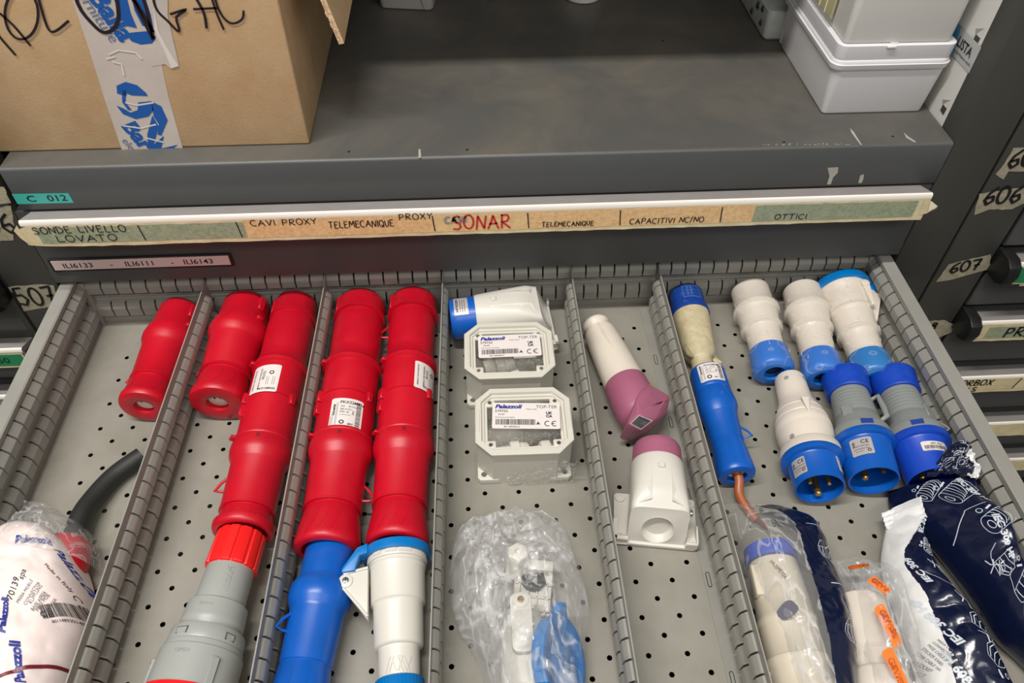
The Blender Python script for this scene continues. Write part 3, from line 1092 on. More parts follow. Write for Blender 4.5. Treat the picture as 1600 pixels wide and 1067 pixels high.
def cyl_label(parent, fr, r, tc, angc, wmm, hmm, kind, mats=None, name='rating_label', flip=1):
    """paper label wrapped on a barrel; tc = middle along, angc = middle around; written to be read from the open front"""
    mb = MB()
    half = math.degrees(wmm / 2 / r)
    f = lambda eps: (lambda u, v: fr.p(tc + hmm / 2 - v, r + eps, R(angc - half) + u / r)) if flip > 0 else (lambda u, v: fr.p(tc - wmm / 2 + u, r + eps, R(angc) - (v - hmm / 2) / r))
    g0 = f(.3)
    W, H = wmm, hmm
    k = 14
    def rnd_edge(x):
        e = min(x, W - x)
        return 1.2 * (1 - min(1, e / 1.2)) if e < 1.2 else 0
    a = [g0(W * i / k, H - (1 if i in (0, k) else 0)) for i in range(k + 1)]
    b = [g0(W * i / k, (1 if i in (0, k) else 0)) for i in range(k + 1)]
    mb.add(a + b, [(i, i + 1, k + 2 + i, k + 1 + i) for i in range(k)], 0)
    g = f(.5)
    if kind == 'rating':       # PKX.. style: bold number, barcode at the right, maker's name upright at the left
        mb.text('PKX32M434', H * .13, g, 1, u=W * .27, v=H * .82, bold=.015)
        mb.text('32A    3P+N+E', H * .075, g, 1, u=W * .29, v=H * .70)
        mb.text('380-415V~', H * .075, g, 1, u=W * .29, v=H * .60)
        mb.text('IP44  6h', H * .075, g, 1, u=W * .29, v=H * .51)
        mb.line([(W * .29, H * .44), (W * .62, H * .44)], .35, g, 1)
        mb.bars(H * .08, H * .9, W * .78, W * .93, g, 1, n=26, seed=4, vert=True)
        mb.text('Schneider', W * .11, lambda u, v: g(W * .14 - v, H * .42 + u), 1, bold=.03)
        for q in (.18, .215):
            mb.line([(W * q, H * .1), (W * q, H * .85)], .3, g, 2)
        for q in (.03, .065, .1):
            mb.line([(W * q, H * .08), (W * q, H * .4)], .3, g, 2)
        mb.line(arc(W * .38, H * .2, 2, 2, 0, 360, 12), 1.1, g, 1)
        mb.text('ERC', H * .09, g, 1, u=W * .56, v=H * .12, bold=.02)
        mb.line([(W * .66, H * .46), (W * .72, H * .6)], .4, g, 1)
        mb.line([(W * .72, H * .46), (W * .66, H * .6)], .4, g, 1)
    elif kind == 'bars':
        mb.bars(W * .1, W * .92, H * .18, H * .55, g, 1, n=30, seed=9)
        mb.text('ART. 9213', H * .24, g, 1, u=W * .35, v=H * .66, bold=.02)
        mb.text('8 004 163 09213', H * .1, g, 2, u=W * .12, v=H * .05)
    elif kind == 'side':
        mb.bars(H * .12, H * .9, W * .1, W * .38, g, 1, n=24, seed=12, vert=True)
        mb.text('PKX32', W * .13, lambda u, v: g(W * .52 - v, H * .45 + u), 1, bold=.01)
        mb.line(arc(W * .72, H * .7, 2, 2, 0, 360, 12), 1, g, 1)
        mb.text('PKX16M435', H * .1, g, 1, u=W * .34, v=H * .08, bold=.02)
        for q in (.6, .66, .8, .86):
            mb.line([(W * q, H * .25), (W * q, H * .55)], .3, g, 2)
    elif kind == 'ce':
        mb.text('CE', H * .3, g, 1, u=W * .5, v=H * .66, bold=.01, space=1.1)
        mb.text('ROSI', H * .16, lambda u, v: g(W * .22 - v, H * .5 + u * .9), 1, bold=.03)
        mb.text('2P+E 200-250V', H * .1, g, 1, u=W * .24, v=H * .48)
        mb.text('16A 50/60Hz IP44', H * .1, g, 1, u=W * .12, v=H * .32)
        mb.text('IEC 309-2', H * .09, g, 2, u=W * .22, v=H * .18)
        mb.line(arc(W * .8, H * .22, 1.4, 1.4, 0, 360, 10), .7, g, 1)
    elif kind == 'silver':
        mb.text('PALAZZOLI', H * .16, g, 1, u=W * .08, v=H * .76, bold=.02)
        for q in (.62, .5, .38, .26, .14):
            mb.line([(W * .1, H * q), (W * random.uniform(.5, .85), H * q)], .5, g, 2)
        mb.text('CE', H * .22, g, 1, u=W * .68, v=H * .1)
    o = mb.build(name, mats or [M_LABEL, M_INK, M_GREY_INK], parent, smooth=False)
    tag(o, 'small printed rating label')
    return o


def inline_red(label, A, B, caps=28.4, lab=('rating', 15, 188), s=1.0, loops=((280, 95),)):
    """long red plug pushed into a red socket connector, lying on its side"""
    root = thing('red_connector_pair', label, 'connector', ((A[0] + B[0]) / 2, (A[1] + B[1]) / 2, 0), 'joined red industrial plugs and sockets')
    fr = Fr(A, B)
    L = fr.L
    k = s
    plug = [(0, 0), (0, 20 * k), (2, 24 * k), (7, caps - 1.6), (14, caps - .5), (28, caps), (30.6, caps + 1.0), (33, caps + .9), (33.2, 25.6 * k), (37, 26.0 * k), (44, 27.6 * k), (88, 27.0 * k), (93, 26.8 * k), (99, 28.6 * k), (107, 30.4 * k), (108, 31.6 * k), (111.4, 31.6 * k), (112, 30.0 * k), (113, 28.6 * k), (113, 20)]
    mb = MB().lathe(fr, plug)
    pr = prof_r(plug)
    swirls(mb, fr, pr, 6, 30, [-50, -28, -5, 18, 40, 62], w=.9)
    tabs(mb, fr, [(18, caps - 1, -60, 22, 2.0, 3), (110, 30 * k, -58, 4, 5, 8)])
    pb = mb.build('plug_body', M_RED, root)
    sock = [(112, 20), (112, 28.6 * k), (114, 29.0 * k), (155, 29.0 * k), (155.4, 27.8 * k), (156.8, 27.8 * k), (157.2, 29.5 * k), (202, 29.4 * k), (202.6, 30.9 * k), (205, 31.2 * k), (206, 30.6 * k), (211, 31.7 * k), (217, 32.2 * k), (223, 31.2 * k), (228, 28.6 * k), (230, 28.2 * k), (231, 27.8 * k), (279, 26.9 * k), (279.6, 27.5 * k), (281.4, 27.5 * k), (281.7, 24.8 * k), (283.4, 24.8 * k), (285, 25.8 * k), (300, 28.0 * k), (L - 8, 29.8 * k), (L - 4, 30.0 * k), (L - 1.4, 29.0 * k), (L, 27 * k), (L, 22.6), (L - 12, 22.4), (L - 12, 0)]
    sock = [p for p in sock if p[0] <= L + .1]
    mb = MB().lathe(fr, sock)
    pr = prof_r(sock[1:-4])
    swirls(mb, fr, pr, 286, L - 6, [-60, -35, -12, 8, 30], w=.8, sw=-20)
    tabs(mb, fr, [(158, 29 * k, -56, 13, 4.5, 8), (173, 29 * k, -56, 14, 4.5, 8), (205, 30 * k, -60, 3, 5, 8), (158, 29 * k, 58, 12, 3.5, 6)])
    sb = mb.build('socket_body', M_RED, root)
    mb = MB()
    mb.add([fr.p(212 + a, 31.9 * k, R(6) + b) for a, b in ((-3, -.05), (-3, .05), (3, .05), (3, -.05))], [(0, 1, 2, 3)], 0)
    mb.build('latch_mark', mat('dark_red', (110, 8, 20), .5), sb, smooth=False)
    for (t, a) in loops:
        mb = MB()
        loop(mb, fr, 27 * k, t, a, 13)
        mb.build('cord_loop', M_RED, root)
    kind, ang, tc = lab
    if kind == 'rating':
        cyl_label(root, fr, 29.3 * k, tc, ang, 33, 37, kind)
    else:
        cyl_label(root, fr, 29.1 * k, tc, ang, 31, 36, kind)
    return root, fr


inline_red('red joined connector pair whose lower end holds a bright red fluted nut', (235.0, -4, 31), (224.5, -306, 31), caps=25.2, lab=('side', -12, 138), s=.945, loops=((248, -92),))
inline_red('red joined connector pair with an upright rating label, a blue coupler below it', (312.2, -6.5, 32), (303.8, -328, 32), lab=('rating', 14, 187), loops=((262, 92),))
inline_red('red joined connector pair beside the middle divider, blue-lidded white socket below it', (373.2, -4.5, 31), (367.2, -326, 31), lab=('side', 52, 138), s=.955, loops=((55, -88),))


def single_red(label, A, B, k=1.0):
    root = thing('red_socket', label, 'connector', ((A[0] + B[0]) / 2, (A[1] + B[1]) / 2, 0), 'single red socket connectors')
    fr = Fr(A, B)
    L = fr.L
    pf = [(0, 0), (0, 20 * k), (2, 24 * k), (6, 26.6 * k), (12, 27.4 * k), (33, 28.0 * k), (36, 29 * k), (42, 31.4 * k), (52, 33.4 * k), (58, 33.0 * k), (63, 30.6 * k), (66, 29.8 * k), (67, 29.6 * k), (110, 27.2 * k), (111, 28 * k), (113, 28 * k), (113.4, 25.4 * k), (116, 25.6 * k), (118, 26.8 * k), (134, 28.6 * k), (L - 8, 30.4 * k), (L - 4, 30.4 * k), (L - 1, 29.0 * k), (L, 27 * k), (L, 13 * k), (L - .6, 12 * k), (L - 9, 11.6 * k), (L - 9, 0)]
    mb = MB().lathe(fr, pf)
    swirls(mb, fr, prof_r(pf[:-4]), 120, L - 8, [-50, -20, 15, 45], w=.8, sw=-16)
    body = mb.build('socket_body', M_RED, root)
    mb = MB()
    tabs(mb, fr, [(18, 27.5 * k, 56, 18, 4, 7), (40, 30 * k, 58, 5, 4, 7)])
    mb.build('latch_lug', M_RED, root)
    mb = MB()
    loop(mb, fr, 26 * k, 105, -92, 9)
    mb.build('cord_loop', M_RED, root)
    mb = MB().lathe(fr, [(L - 6.5, 11.2 * k), (L - 6.2, 10.8 * k), (L - 6.2, 0)], 0, n=24)
    for dx in (-3, 3):
        mb.box(-1, 1, -1.6, 4, -.3, .4, 1, fn=lambda q: fr.local(q.x + dx, q.y + 4, L - 6 + q.z))
    o = mb.build('cable_clamp', [M_PALE, M_INK], root)
    tag(o, 'white insert in the open end')
    return root


single_red('red socket connector right of the leftmost divider, its round cable opening showing', (178.0, -3, 33), (170.5, -152, 30), .97)
single_red('lone red socket connector in the leftmost compartment, half hidden by the divider', (101.5, -6, 30), (93, -150, 27), .87)


# ---- bright red nut and big grey plug
fr = Fr((225.4, -307.5, 33), (209.5, -447, 36))
root = thing('grey_plug', 'large grey plug with a bright red fluted nut, below a red connector pair', 'plug', (218, -380, 0))
nutr = lambda t, r, a: r * (1 + .035 * (1 if math.cos(a * 12) > -.7 else -.6))
mb = MB().lathe(fr, [(0, 0), (0, 17), (1, 20.5), (3, 21.4), (34, 22.2), (35, 21.6), (36, 19.5), (28, 19.2)], 0, n=144, rf=nutr)
tag(mb.build('fluted_nut', M_REDB, root, sharp=30), 'bright red fluted nut')
mb = MB().lathe(fr, [(20, 12), (33, 19.2), (36, 20.6), (66, 21.4), (68, 21.4), (69, 23.6), (70, 25), (84, 26.2), (88, 26.4), (90, 25.0), (93, 25.0), (93.5, 29.4), (95, 30.2), (104, 31.0), (106, 30.4), (107, 31.8), (111, 32.0), (112, 33.4), (132, 34.2), (170, 35.4), (210, 36), (210, 0)], 0, n=72)
tabs(mb, fr, [(150, 33.6, 40, 60, 2.4, 6), (150, 33.6, -70, 60, 2.4, 6)])
mb.text('Palazzoli', 8.6, lambda u, v: fr.p(40 + u * .86, 20.9 + .55, R(20) - (v - 3) / 21), 0, bold=.01)
mb.text('OPEN', 4.5, lambda u, v: fr.p(120 - v, 33.7 + .4, R(-6) + (u - 6) / 33), 0)
mb.text('BRESCIA', 3.4, lambda u, v: fr.p(78 - v, 25.6 + .3, R(-2) + (u - 6) / 26), 0)
tag(mb.build('plug_body', M_LGREY, root), 'grey stepped body')
for a, t, l in ((-22, 101, 11), (54, 101, 9)):
    mb = MB()
    half = l / 2 / 31
    for (w_, mi) in ((0, 0), (.9, 1)):
        mb.add([fr.p(t + x, 31.15 + (.25 if mi else 0), R(a) + y) for x, y in ((-3 + w_, -half + w_ / 31), (-3 + w_, half - w_ / 31), (3 - w_, half - w_ / 31), (3 - w_, -half + w_ / 31))], [(0, 1, 2, 3)], mi)
    mb.build('bayonet_window', [mat('dim_grey', (84, 84, 80), .6), M_LGREY], root, smooth=False)
mb = MB().lathe(fr, [(142, 34.4), (142, 36.2), (144, 37.2), (175, 37.6), (175, 34)], 0, n=64)
tag(mb.build('red_collar', M_REDB, root), 'bright red collar at the near end')

# ---- blue coupler below the second red pair
fr = Fr((307.2, -318, 28), (292.5, -470, 28))
root = thing('blue_socket', 'large glossy blue coupler pushed against the red pair above it', 'connector', (300, -390, 0))
pf = [(0, 0), (0, 21), (1.5, 22.0), (34, 22.2), (36, 22.4), (38, 22.8), (42, 25.6), (47, 27.4), (54, 27.6), (59, 26.6), (64, 24.0), (66, 23.6), (67, 23.4), (108, 21.9), (110, 21.9), (110.6, 21.0), (112, 21.0), (113, 21.6), (150, 24.6), (156, 24.8), (158, 23), (158, 0)]
mb = MB().lathe(fr, pf)
swirls(mb, fr, prof_r(pf[:-2]), 116, 150, [-45, -10, 25], w=.8, sw=-16)
tabs(mb, fr, [(47, 27, 86, 10, 3, 5)])
mb.build('socket_body', M_BLUE, root)
mb = MB()
loop(mb, fr, 22.5, 80, -52, 12)
mb.build('cord_loop', M_BLUE, root)

# ---- white socket with an azure flip lid
fr = Fr((367.4, -330, 31), (374.6, -455, 25))
root = thing('white_socket', 'white socket with azure flip lid, screwed hinge ear and azure gland nut', 'connector', (370, -390, 0))
mb = MB().lathe(fr, [(5, 0), (5, 25.6), (6, 26.6), (12, 27.0), (14, 26.4), (14.4, 25.0), (17, 24.8), (18, 25.4), (20, 24.9), (22, 24.4), (50, 23.6), (51, 22.2), (53, 21.6), (84, 20.8), (86, 20.6), (87.4, 19.4), (88, 17.6), (90, 17.2), (122, 16.8), (122, 0)], 0, n=64)
for a0, a1 in ((-44, -26), (-16, 4), (8, 32)):
    half = [(a0 + (a1 - a0) * i / 6) for i in range(7)]
    mb.add([fr.p(6.6, 27.2, R(a)) for a in half] + [fr.p(11.5, 27.8, R(a)) for a in half], [(i, i + 1, 8 + i, 7 + i) for i in range(6)])
    for tt in (6.6, 11.5):
        mb.tube([fr.p(tt, 27.1, R(a)) for a in half], .7, n=6)
# raised chevron mark
g = lambda u, v: fr.p(114 - v, 17.3 + .5, (u - 11) / 17.3)
for x in (1.2, 4.2):
    mb.line([(x, 4), (x + 4, 16)], .8, g)
mb.line([(6.5, 15), (9.5, 5), (12, 5), (15, 15)], .8, g)
for x in (11, 13.6, 16.2):
    mb.line([(x, 16), (x + 4.5, 3.5)], .8, g)
mb.line([(18, 3.5), (22.5, 15)], .8, g)
mb.text('SV', 5, g, 0, u=11, v=12.5)
mb.build('socket_body', M_WHITE, root)
# hinge ear on the left
mb = MB()
ear = [(-24, 20), (-46, 24), (-50, 29), (-48.5, 35), (-44, 37.5), (-24, 66)]
mb.prism(ear, -4, 4, 0, 1.2, fn=lambda q: fr.local(q.x, q.z + 11, q.y))
for (a, b) in (((-45, 36), (-24, 63)), ((-45, 23.5), (-24, 20))):
    mb.tube([fr.local(a[0], 15.6, a[1]), fr.local(b[0], 15.6, b[1])], 1.3, n=8)
mb.lathe(Fr(fr.local(-43, 14, 30), fr.local(-43, 17, 30), (0, 1, 0)), [(0, 6), (2.2, 6), (2.6, 5.4), (2.6, 0)], n=24)
mb.build('hinge_ear', M_WHITE, root)
mb = MB().lathe(Fr(fr.local(-43, 16.6, 30), fr.local(-43, 19, 30), (0, 1, 0)), [(0, 2.8), (.8, 2.8), (1.2, 2.2), (1.2, 0)], 0, n=18)
mb.box(-.4, .4, -2.4, 2.4, 1.15, 1.3, 1, fn=lambda q: fr.local(-43, 16.6, 30) + fr.s * q.x + fr.d * q.y + fr.u * q.z)
mb.build('hinge_screw', [M_STEEL, M_INK], root)
mb = MB().lathe(fr, [(3, 0), (-1, 0), (-1, 26), (0, 29.6), (2, 30.8), (9, 30.2), (9, 27.6)], 0, n=64)
mb.prism([(-24, -1), (-33, 2), (-46, 20), (-46, 23.5), (-35, 23), (-31, 10), (-24, 8)], 8, 20, 0, 1.0, fn=lambda q: fr.local(q.x, q.z, q.y))
tag(mb.build('flip_lid', M_BLUE2, root), 'azure blue flip lid')
mb = MB().lathe(fr, [(112, 0), (112, 18.4), (113.5, 20), (150, 22), (150, 0)], 0, n=120, rf=lambda t, r, a: r * (1 + .012 * math.cos(a * 40)))
tag(mb.build('gland_nut', M_BLUE2, root, sharp=60), 'azure ribbed gland nut')


# ---- old blue and beige plug, blue socket below it with a brown cable
fr = Fr((701.6, -5, 25), (698.2, -128, 19))
root = thing('old_plug', 'dusty worn blue and beige plug, topmost beside the rightmost divider', 'plug', (700, -60, 0))
mb = MB().lathe(fr, [(0, 0), (0, 14), (1, 18.6), (3, 19.6), (20, 20.2), (26, 20.4), (28, 21.6), (36, 22.6), (38, 22.6), (38, 20)])
g = lambda u, v: fr.p(26 - v, 20.5, (u - 9) / 20)
for v in (3, 8, 13, 18):
    mb.line([(0, v), (20, v)], .3, g, 1)
for v in (5, 10, 15):
    mb.text('||I II|', 4, g, 1, u=4, v=v)
mb.line([(0, 2), (0, 20), (21, 20), (21, 2), (0, 2)], .5, g, 1)
tag(mb.build('plug_head', [M_BLUEW, mat('worn_print', (96, 128, 176), .6)], root), 'scratched blue head')
mb = MB().lathe(fr, [(36, 19), (37, 21.4), (40, 21.4), (64, 19.8), (80, 18.8), (94, 18.2), (99, 16.4), (102, 12.4), (104, 11.4), (112, 11.2), (113, 12), (116, 12), (117, 10.8), (122, 10.4), (122, 0)])
mb.lathe(Fr(fr.p(64, 19.2, R(38)), fr.p(64, 21, R(38)), (0, 1, 0)), [(0, 2.6), (.8, 2.4), (1.1, 1.2), (.6, 0)], n=10)
mb.prism([(64, 15.5), (98, 20), (104, 24.5), (106, 24), (105, 16), (96, 12.5), (64, 12)], -3, 3, 0, .8, fn=lambda q: fr.local(q.y, q.z - 6, q.x))
for tt in (106, 109):
    mb.lathe(fr, [(tt, 11.2), (tt + .6, 12), (tt + 1.2, 11.2)], n=32)
tag(mb.build('plug_body', M_BEIGE, root), 'yellowed beige body')
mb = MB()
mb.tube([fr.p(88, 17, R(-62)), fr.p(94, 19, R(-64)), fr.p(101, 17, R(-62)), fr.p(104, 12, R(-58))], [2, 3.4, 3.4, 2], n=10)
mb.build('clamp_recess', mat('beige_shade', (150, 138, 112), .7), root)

fr = Fr((700.4, -127, 22), (700.2, -264, 21))
root = thing('blue_socket', 'small blue socket with rating label and brown cable in its end', 'connector', (700, -195, 0))
pf = [(0, 0), (0, 16), (1.5, 18.4), (4, 19.2), (26, 19.5), (31, 19.6), (31.6, 19.2), (32.4, 19.6), (40, 20.4), (48, 21.6), (54, 21.4), (60, 19.4), (63, 18.6), (64, 18.2), (94, 17.0), (95.6, 16.9), (96.2, 16.1), (97.4, 16.1), (98, 16.7), (114, 18.0), (129, 19.2), (133, 19.2), (135.6, 18.0), (136.6, 16), (136.6, 10.4), (135.6, 9.6), (128, 9.2), (128, 0)]
mb = MB().lathe(fr, pf)
swirls(mb, fr, prof_r(pf[:-4]), 100, 128, [-20, 20], w=.7, sw=12)
tabs(mb, fr, [(44, 20.4, 8, 6, 1.2, 4)])
mb.build('socket_body', M_BLUE, root)
mb = MB()
loop(mb, fr, 18, 86, 78, 10, 1.2)
mb.build('cord_loop', M_BLUE, root)
cyl_label(root, fr, 19.6, 15.5, -6, 28, 24, 'rating')
mb = MB().lathe(fr, [(130.5, 8.9), (130.8, 8.6), (130.8, 0)], n=24)
mb.build('cable_clamp', M_PALE, root)
mb = MB()
cp = [fr.p(129, 0, 0), fr.p(137, 0, 0) + V((2.5, 0, -3)), at(1155, 772, 2, 12), at(1166, 792, 2, 7), at(1182, 812, 2, 6)]
def crom_(P, t):
    n_ = len(P) - 1
    x = min(max(t, 0), 1) * n_
    i = min(int(x), n_ - 1)
    f = x - i
    p0, p1, p2, p3 = P[max(i - 1, 0)], P[i], P[i + 1], P[min(i + 2, n_)]
    return 0.5 * ((2 * p1) + (p2 - p0) * f + (2 * p0 - 5 * p1 + 4 * p2 - p3) * f * f + (3 * p1 - p0 - 3 * p2 + p3) * f ** 3)
mb.tube([crom_(cp, i / 20) for i in range(21)], 4.6, n=16)
cab = mb.build('cable', M_COPPER, root)
tag(cab, 'stiff brown cable')
mb = MB()
for i in range(7):
    e_ = cp[-1] + V((random.uniform(-3, 3), random.uniform(-2, 2), random.uniform(-1, 3)))
    mb.tube([e_, e_ + V((random.uniform(2, 9), -random.uniform(6, 15), random.uniform(0, 3)))], .7, n=5)
tag(mb.build('bare_strands', mat('copper_strands', (214, 128, 92), .3, metal=.8), cab), 'bare copper strands')


# ---- film-wrapped white and blue connectors
def wrap(fr, prof, root, seed, extra=2.6):
    """clear shrink film round a barrel"""
    rn = noise
    pr = prof_r([p for p in prof if p[1] > 0])
    L = prof[-1][0]
    mb = MB()
    nu, nv = 70, 64
    def f(u, v):
        t = -2 + (L + 5) * u
        a = 2 * pi * v
        r = max(pr(min(max(t, 0), L)), pr(min(max(t + 5, 0), L)) - 1.5, pr(min(max(t - 5, 0), L)) - 1.5)
        if t < 0 or t > L:
            r *= .93
        q = V((math.cos(a) * 2.2, math.sin(a) * 2.2, t * .07 + seed * 9))
        d = noise.noise(q) * .5 + abs(noise.noise(q * 1.2)) * .7
        # loose pleat on the left
        da = abs(((a - R(292) + pi) % (2 * pi)) - pi)
        pl = math.exp(-(da / .13) ** 2) * (3.5 + 2.5 * noise.noise(V((t * .25, seed, 0)))) * (1 if 20 < t < L else .3)
        P = fr.p(t, r + extra * .5 + d + pl, a)
        P.z = max(P.z, .4)
        return P
    mb.grid(f, nu, nv)
    rs = random.Random(seed)
    for i in range(7):
        u0, v0 = rs.uniform(.1, .85), rs.choice([rs.uniform(.80, .86), rs.uniform(.05, .2), rs.uniform(.86, 1.0)])
        mb.tube([f(min(u0 + k * .02, 1), (v0 + rs.uniform(-.006, .006) * k) % 1) + V((0, 0, .15)) for k in range(3)], .18, 1, n=5)  # white strands paint highlights along the film's wrinkles
    return tag(mb.build('shrink_film', [M_FILM2, mat('crease_glint', (238, 238, 236), .2)], root, sharp=180, recalc=True), 'clear wrinkled film')


def wrapped(label, A, B, lid=False, teal=False, seed=1):
    root = thing('wrapped_plug', label, 'plug', ((A[0] + B[0]) / 2, (A[1] + B[1]) / 2, 0))
    fr = Fr(A, B)
    L = fr.L
    if lid:
        body = [(0, 0), (0, 29), (2, 30.5), (10, 30.0), (12, 28.6), (24, 27.6), (38, 25.6), (40, 26.8), (42, 27.0), (44, 25.0), (46, 24.4), (68, 22.6), (70, 24.2), (72, 24.2), (73.5, 21.4), (76, 20.2), (L - 31, 19.2), (L - 31, 0)]
    else:
        body = [(0, 0), (0, 20.6), (1, 22.2), (30, 22.8), (32, 24), (34, 26.6), (37, 26.8), (38.6, 24.4), (42, 23.6), (60, 21.8), (62, 23.8), (65, 23.8), (67, 20.6), (70, 19.6), (L - 31, 18.6), (L - 31, 0)]
    mb = MB().lathe(fr, body)
    if lid:
        # hinge lug
        mb.prism([(8, 24), (16, 37), (22, 36), (60, 20), (60, 16), (8, 16)], -7, 7, 0, 1.2, fn=lambda q: fr.local(q.y, q.z + 8, q.x))
        mb.lathe(Fr(fr.local(14, 27, 14), fr.local(14, 30.5, 14), (0, 1, 0)), [(0, 5), (2.6, 5), (3, 4.2), (3, 0)], n=20)
        mb.prism([(10, 4.5), (14, 4), (44, 1.5), (44, -1.5), (14, -4.5)], -3, 2, 0, .6, fn=lambda q: fr.local(15 + q.y, 27.6 - q.x * .06 + q.z, q.x + 2))
    mb.build('plug_body', M_OFFW, root)
    k = 1.04 if lid else 1.0
    nut = [(L - 32, 17), (L - 32, 20.4 * k), (L - 30, 21.2 * k), (L - 10, 22.4 * k), (L - 5, 22.8 * k), (L - 2, 21.8 * k), (L, 19 * k), (L, 11.4), (L - 8, 10), (L - 8, 0)]
    mb = MB().lathe(fr, nut)
    tag(mb.build('gland_nut', M_BLUE2 if teal else M_BLUE4, root), 'bright blue gland nut')
    mb = MB().lathe(fr, [(L - 7, 9.8), (L - 6.8, 9), (L - 6.8, 0)], n=20)
    mb.build('cable_seal', M_RUBBER, root)
    if lid:
        mb = MB().lathe(fr, [(-6, 0), (-7, 28), (-6, 32), (-3, 33.6), (5, 33.8), (6, 32), (6, 28)])
        mb.prism([(-5, 24), (4, 40), (18, 40), (19, 30), (4, 24)], -8, 8, 0, 1.2, fn=lambda q: fr.local(q.y, q.z + 7, q.x))
        tag(mb.build('flip_lid', M_BLUE2, root), 'azure flip lid')
    wrap(fr, body[:-1] + nut[1:7], root, seed)
    return root


wrapped('white and blue plug in clear film, leftmost of the three wrapped ones', (779.5, -9, 28.5), (774.0, -136, 24.5), seed=1)
wrapped('white and blue plug in clear film, middle of the three wrapped ones', (842.5, -13.5, 28.5), (826.5, -147, 24.5), seed=2)
wrapped('white plug in clear film with an azure flip lid, against the drawer corner', (889.0, -18, 32), (882.0, -152, 25), lid=True, teal=True, seed=3)


# ---- plugs with pins
def pins(fr, t0, t1, root, big, small):
    for (sx, up, r, ln) in (big, small[0], small[1]):
        mb = MB().lathe(Fr(fr.local(sx, up, t0), fr.local(sx, up, t1)), [(0, r), (ln - 1.2, r), (ln, r * .72), (ln, 0)], n=20)
        mb.build('pin', M_BRASS, root)


A, B = V((790.5, -140, 20)), V((773.3, -287, 31))
fr = Fr(A, B)
root = thing('white_plug', 'white-bodied plug with blue shroud and three brass pins showing', 'plug', (781, -210, 0))
pf = [(0, 0), (0, 11), (1.4, 15), (4, 16.2), (24, 17.0), (34, 17.4), (42, 19.4), (52, 23.4), (55, 24.6), (55.6, 24.2), (58, 25.4), (66, 27.2), (66.8, 26.8), (70, 27.8), (78, 28.4), (78.8, 28.0), (82, 28.2), (90, 27.2), (97, 25.6), (100, 25.4), (102, 28.6), (104, 29.8), (112, 30.4), (113, 29.6), (113, 0)]
mb = MB().lathe(fr, pf, n=64)
mb.prism([(54, 3.5), (56, 3.2), (74, .8), (74, -.8), (56, -3.2), (54, -3.5)], 0, 4.4, 0, .6, fn=lambda q: fr.p(q.x, 24.5 + (q.x - 54) * .12 + q.z * (1.3 - (q.x - 54) / 26), R(-4) + q.y / 26))
mb.build('plug_body', M_OFFW, root)
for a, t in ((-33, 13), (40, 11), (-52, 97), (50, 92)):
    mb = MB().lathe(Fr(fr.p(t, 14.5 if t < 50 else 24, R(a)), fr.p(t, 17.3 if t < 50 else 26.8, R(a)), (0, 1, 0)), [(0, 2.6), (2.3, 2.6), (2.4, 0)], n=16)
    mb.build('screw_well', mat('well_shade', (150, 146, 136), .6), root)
sh = [(112, 20), (112, 29.8), (113.4, 30.8), (118, 30.8), (119, 29.6), (119.6, 25.4), (121, 24.6), (146, 23.8), (148, 23.6), (148.4, 22.8), (148, 21.8), (122, 21.4), (122, 0)]
mb = MB().lathe(fr, sh, n=64)
tabs(mb, fr, [(134, 23.4, 178, 26, 2.4, 6)])
tag(mb.build('shroud', M_BLUE, root), 'blue shroud round the pins')
pins(fr, 122, 148, root, (2, -11, 3.4, 25), ((-9, 2.5, 2.3, 22), (9.5, 2.5, 2.3, 22)))
cyl_label(root, fr, 24.3, 133, -58, 16, 19, 'ce', mats=[M_SILVER, M_INK, M_GREY_INK])
cyl_label(root, fr, 24.3, 130, 56, 14, 18, 'silver')


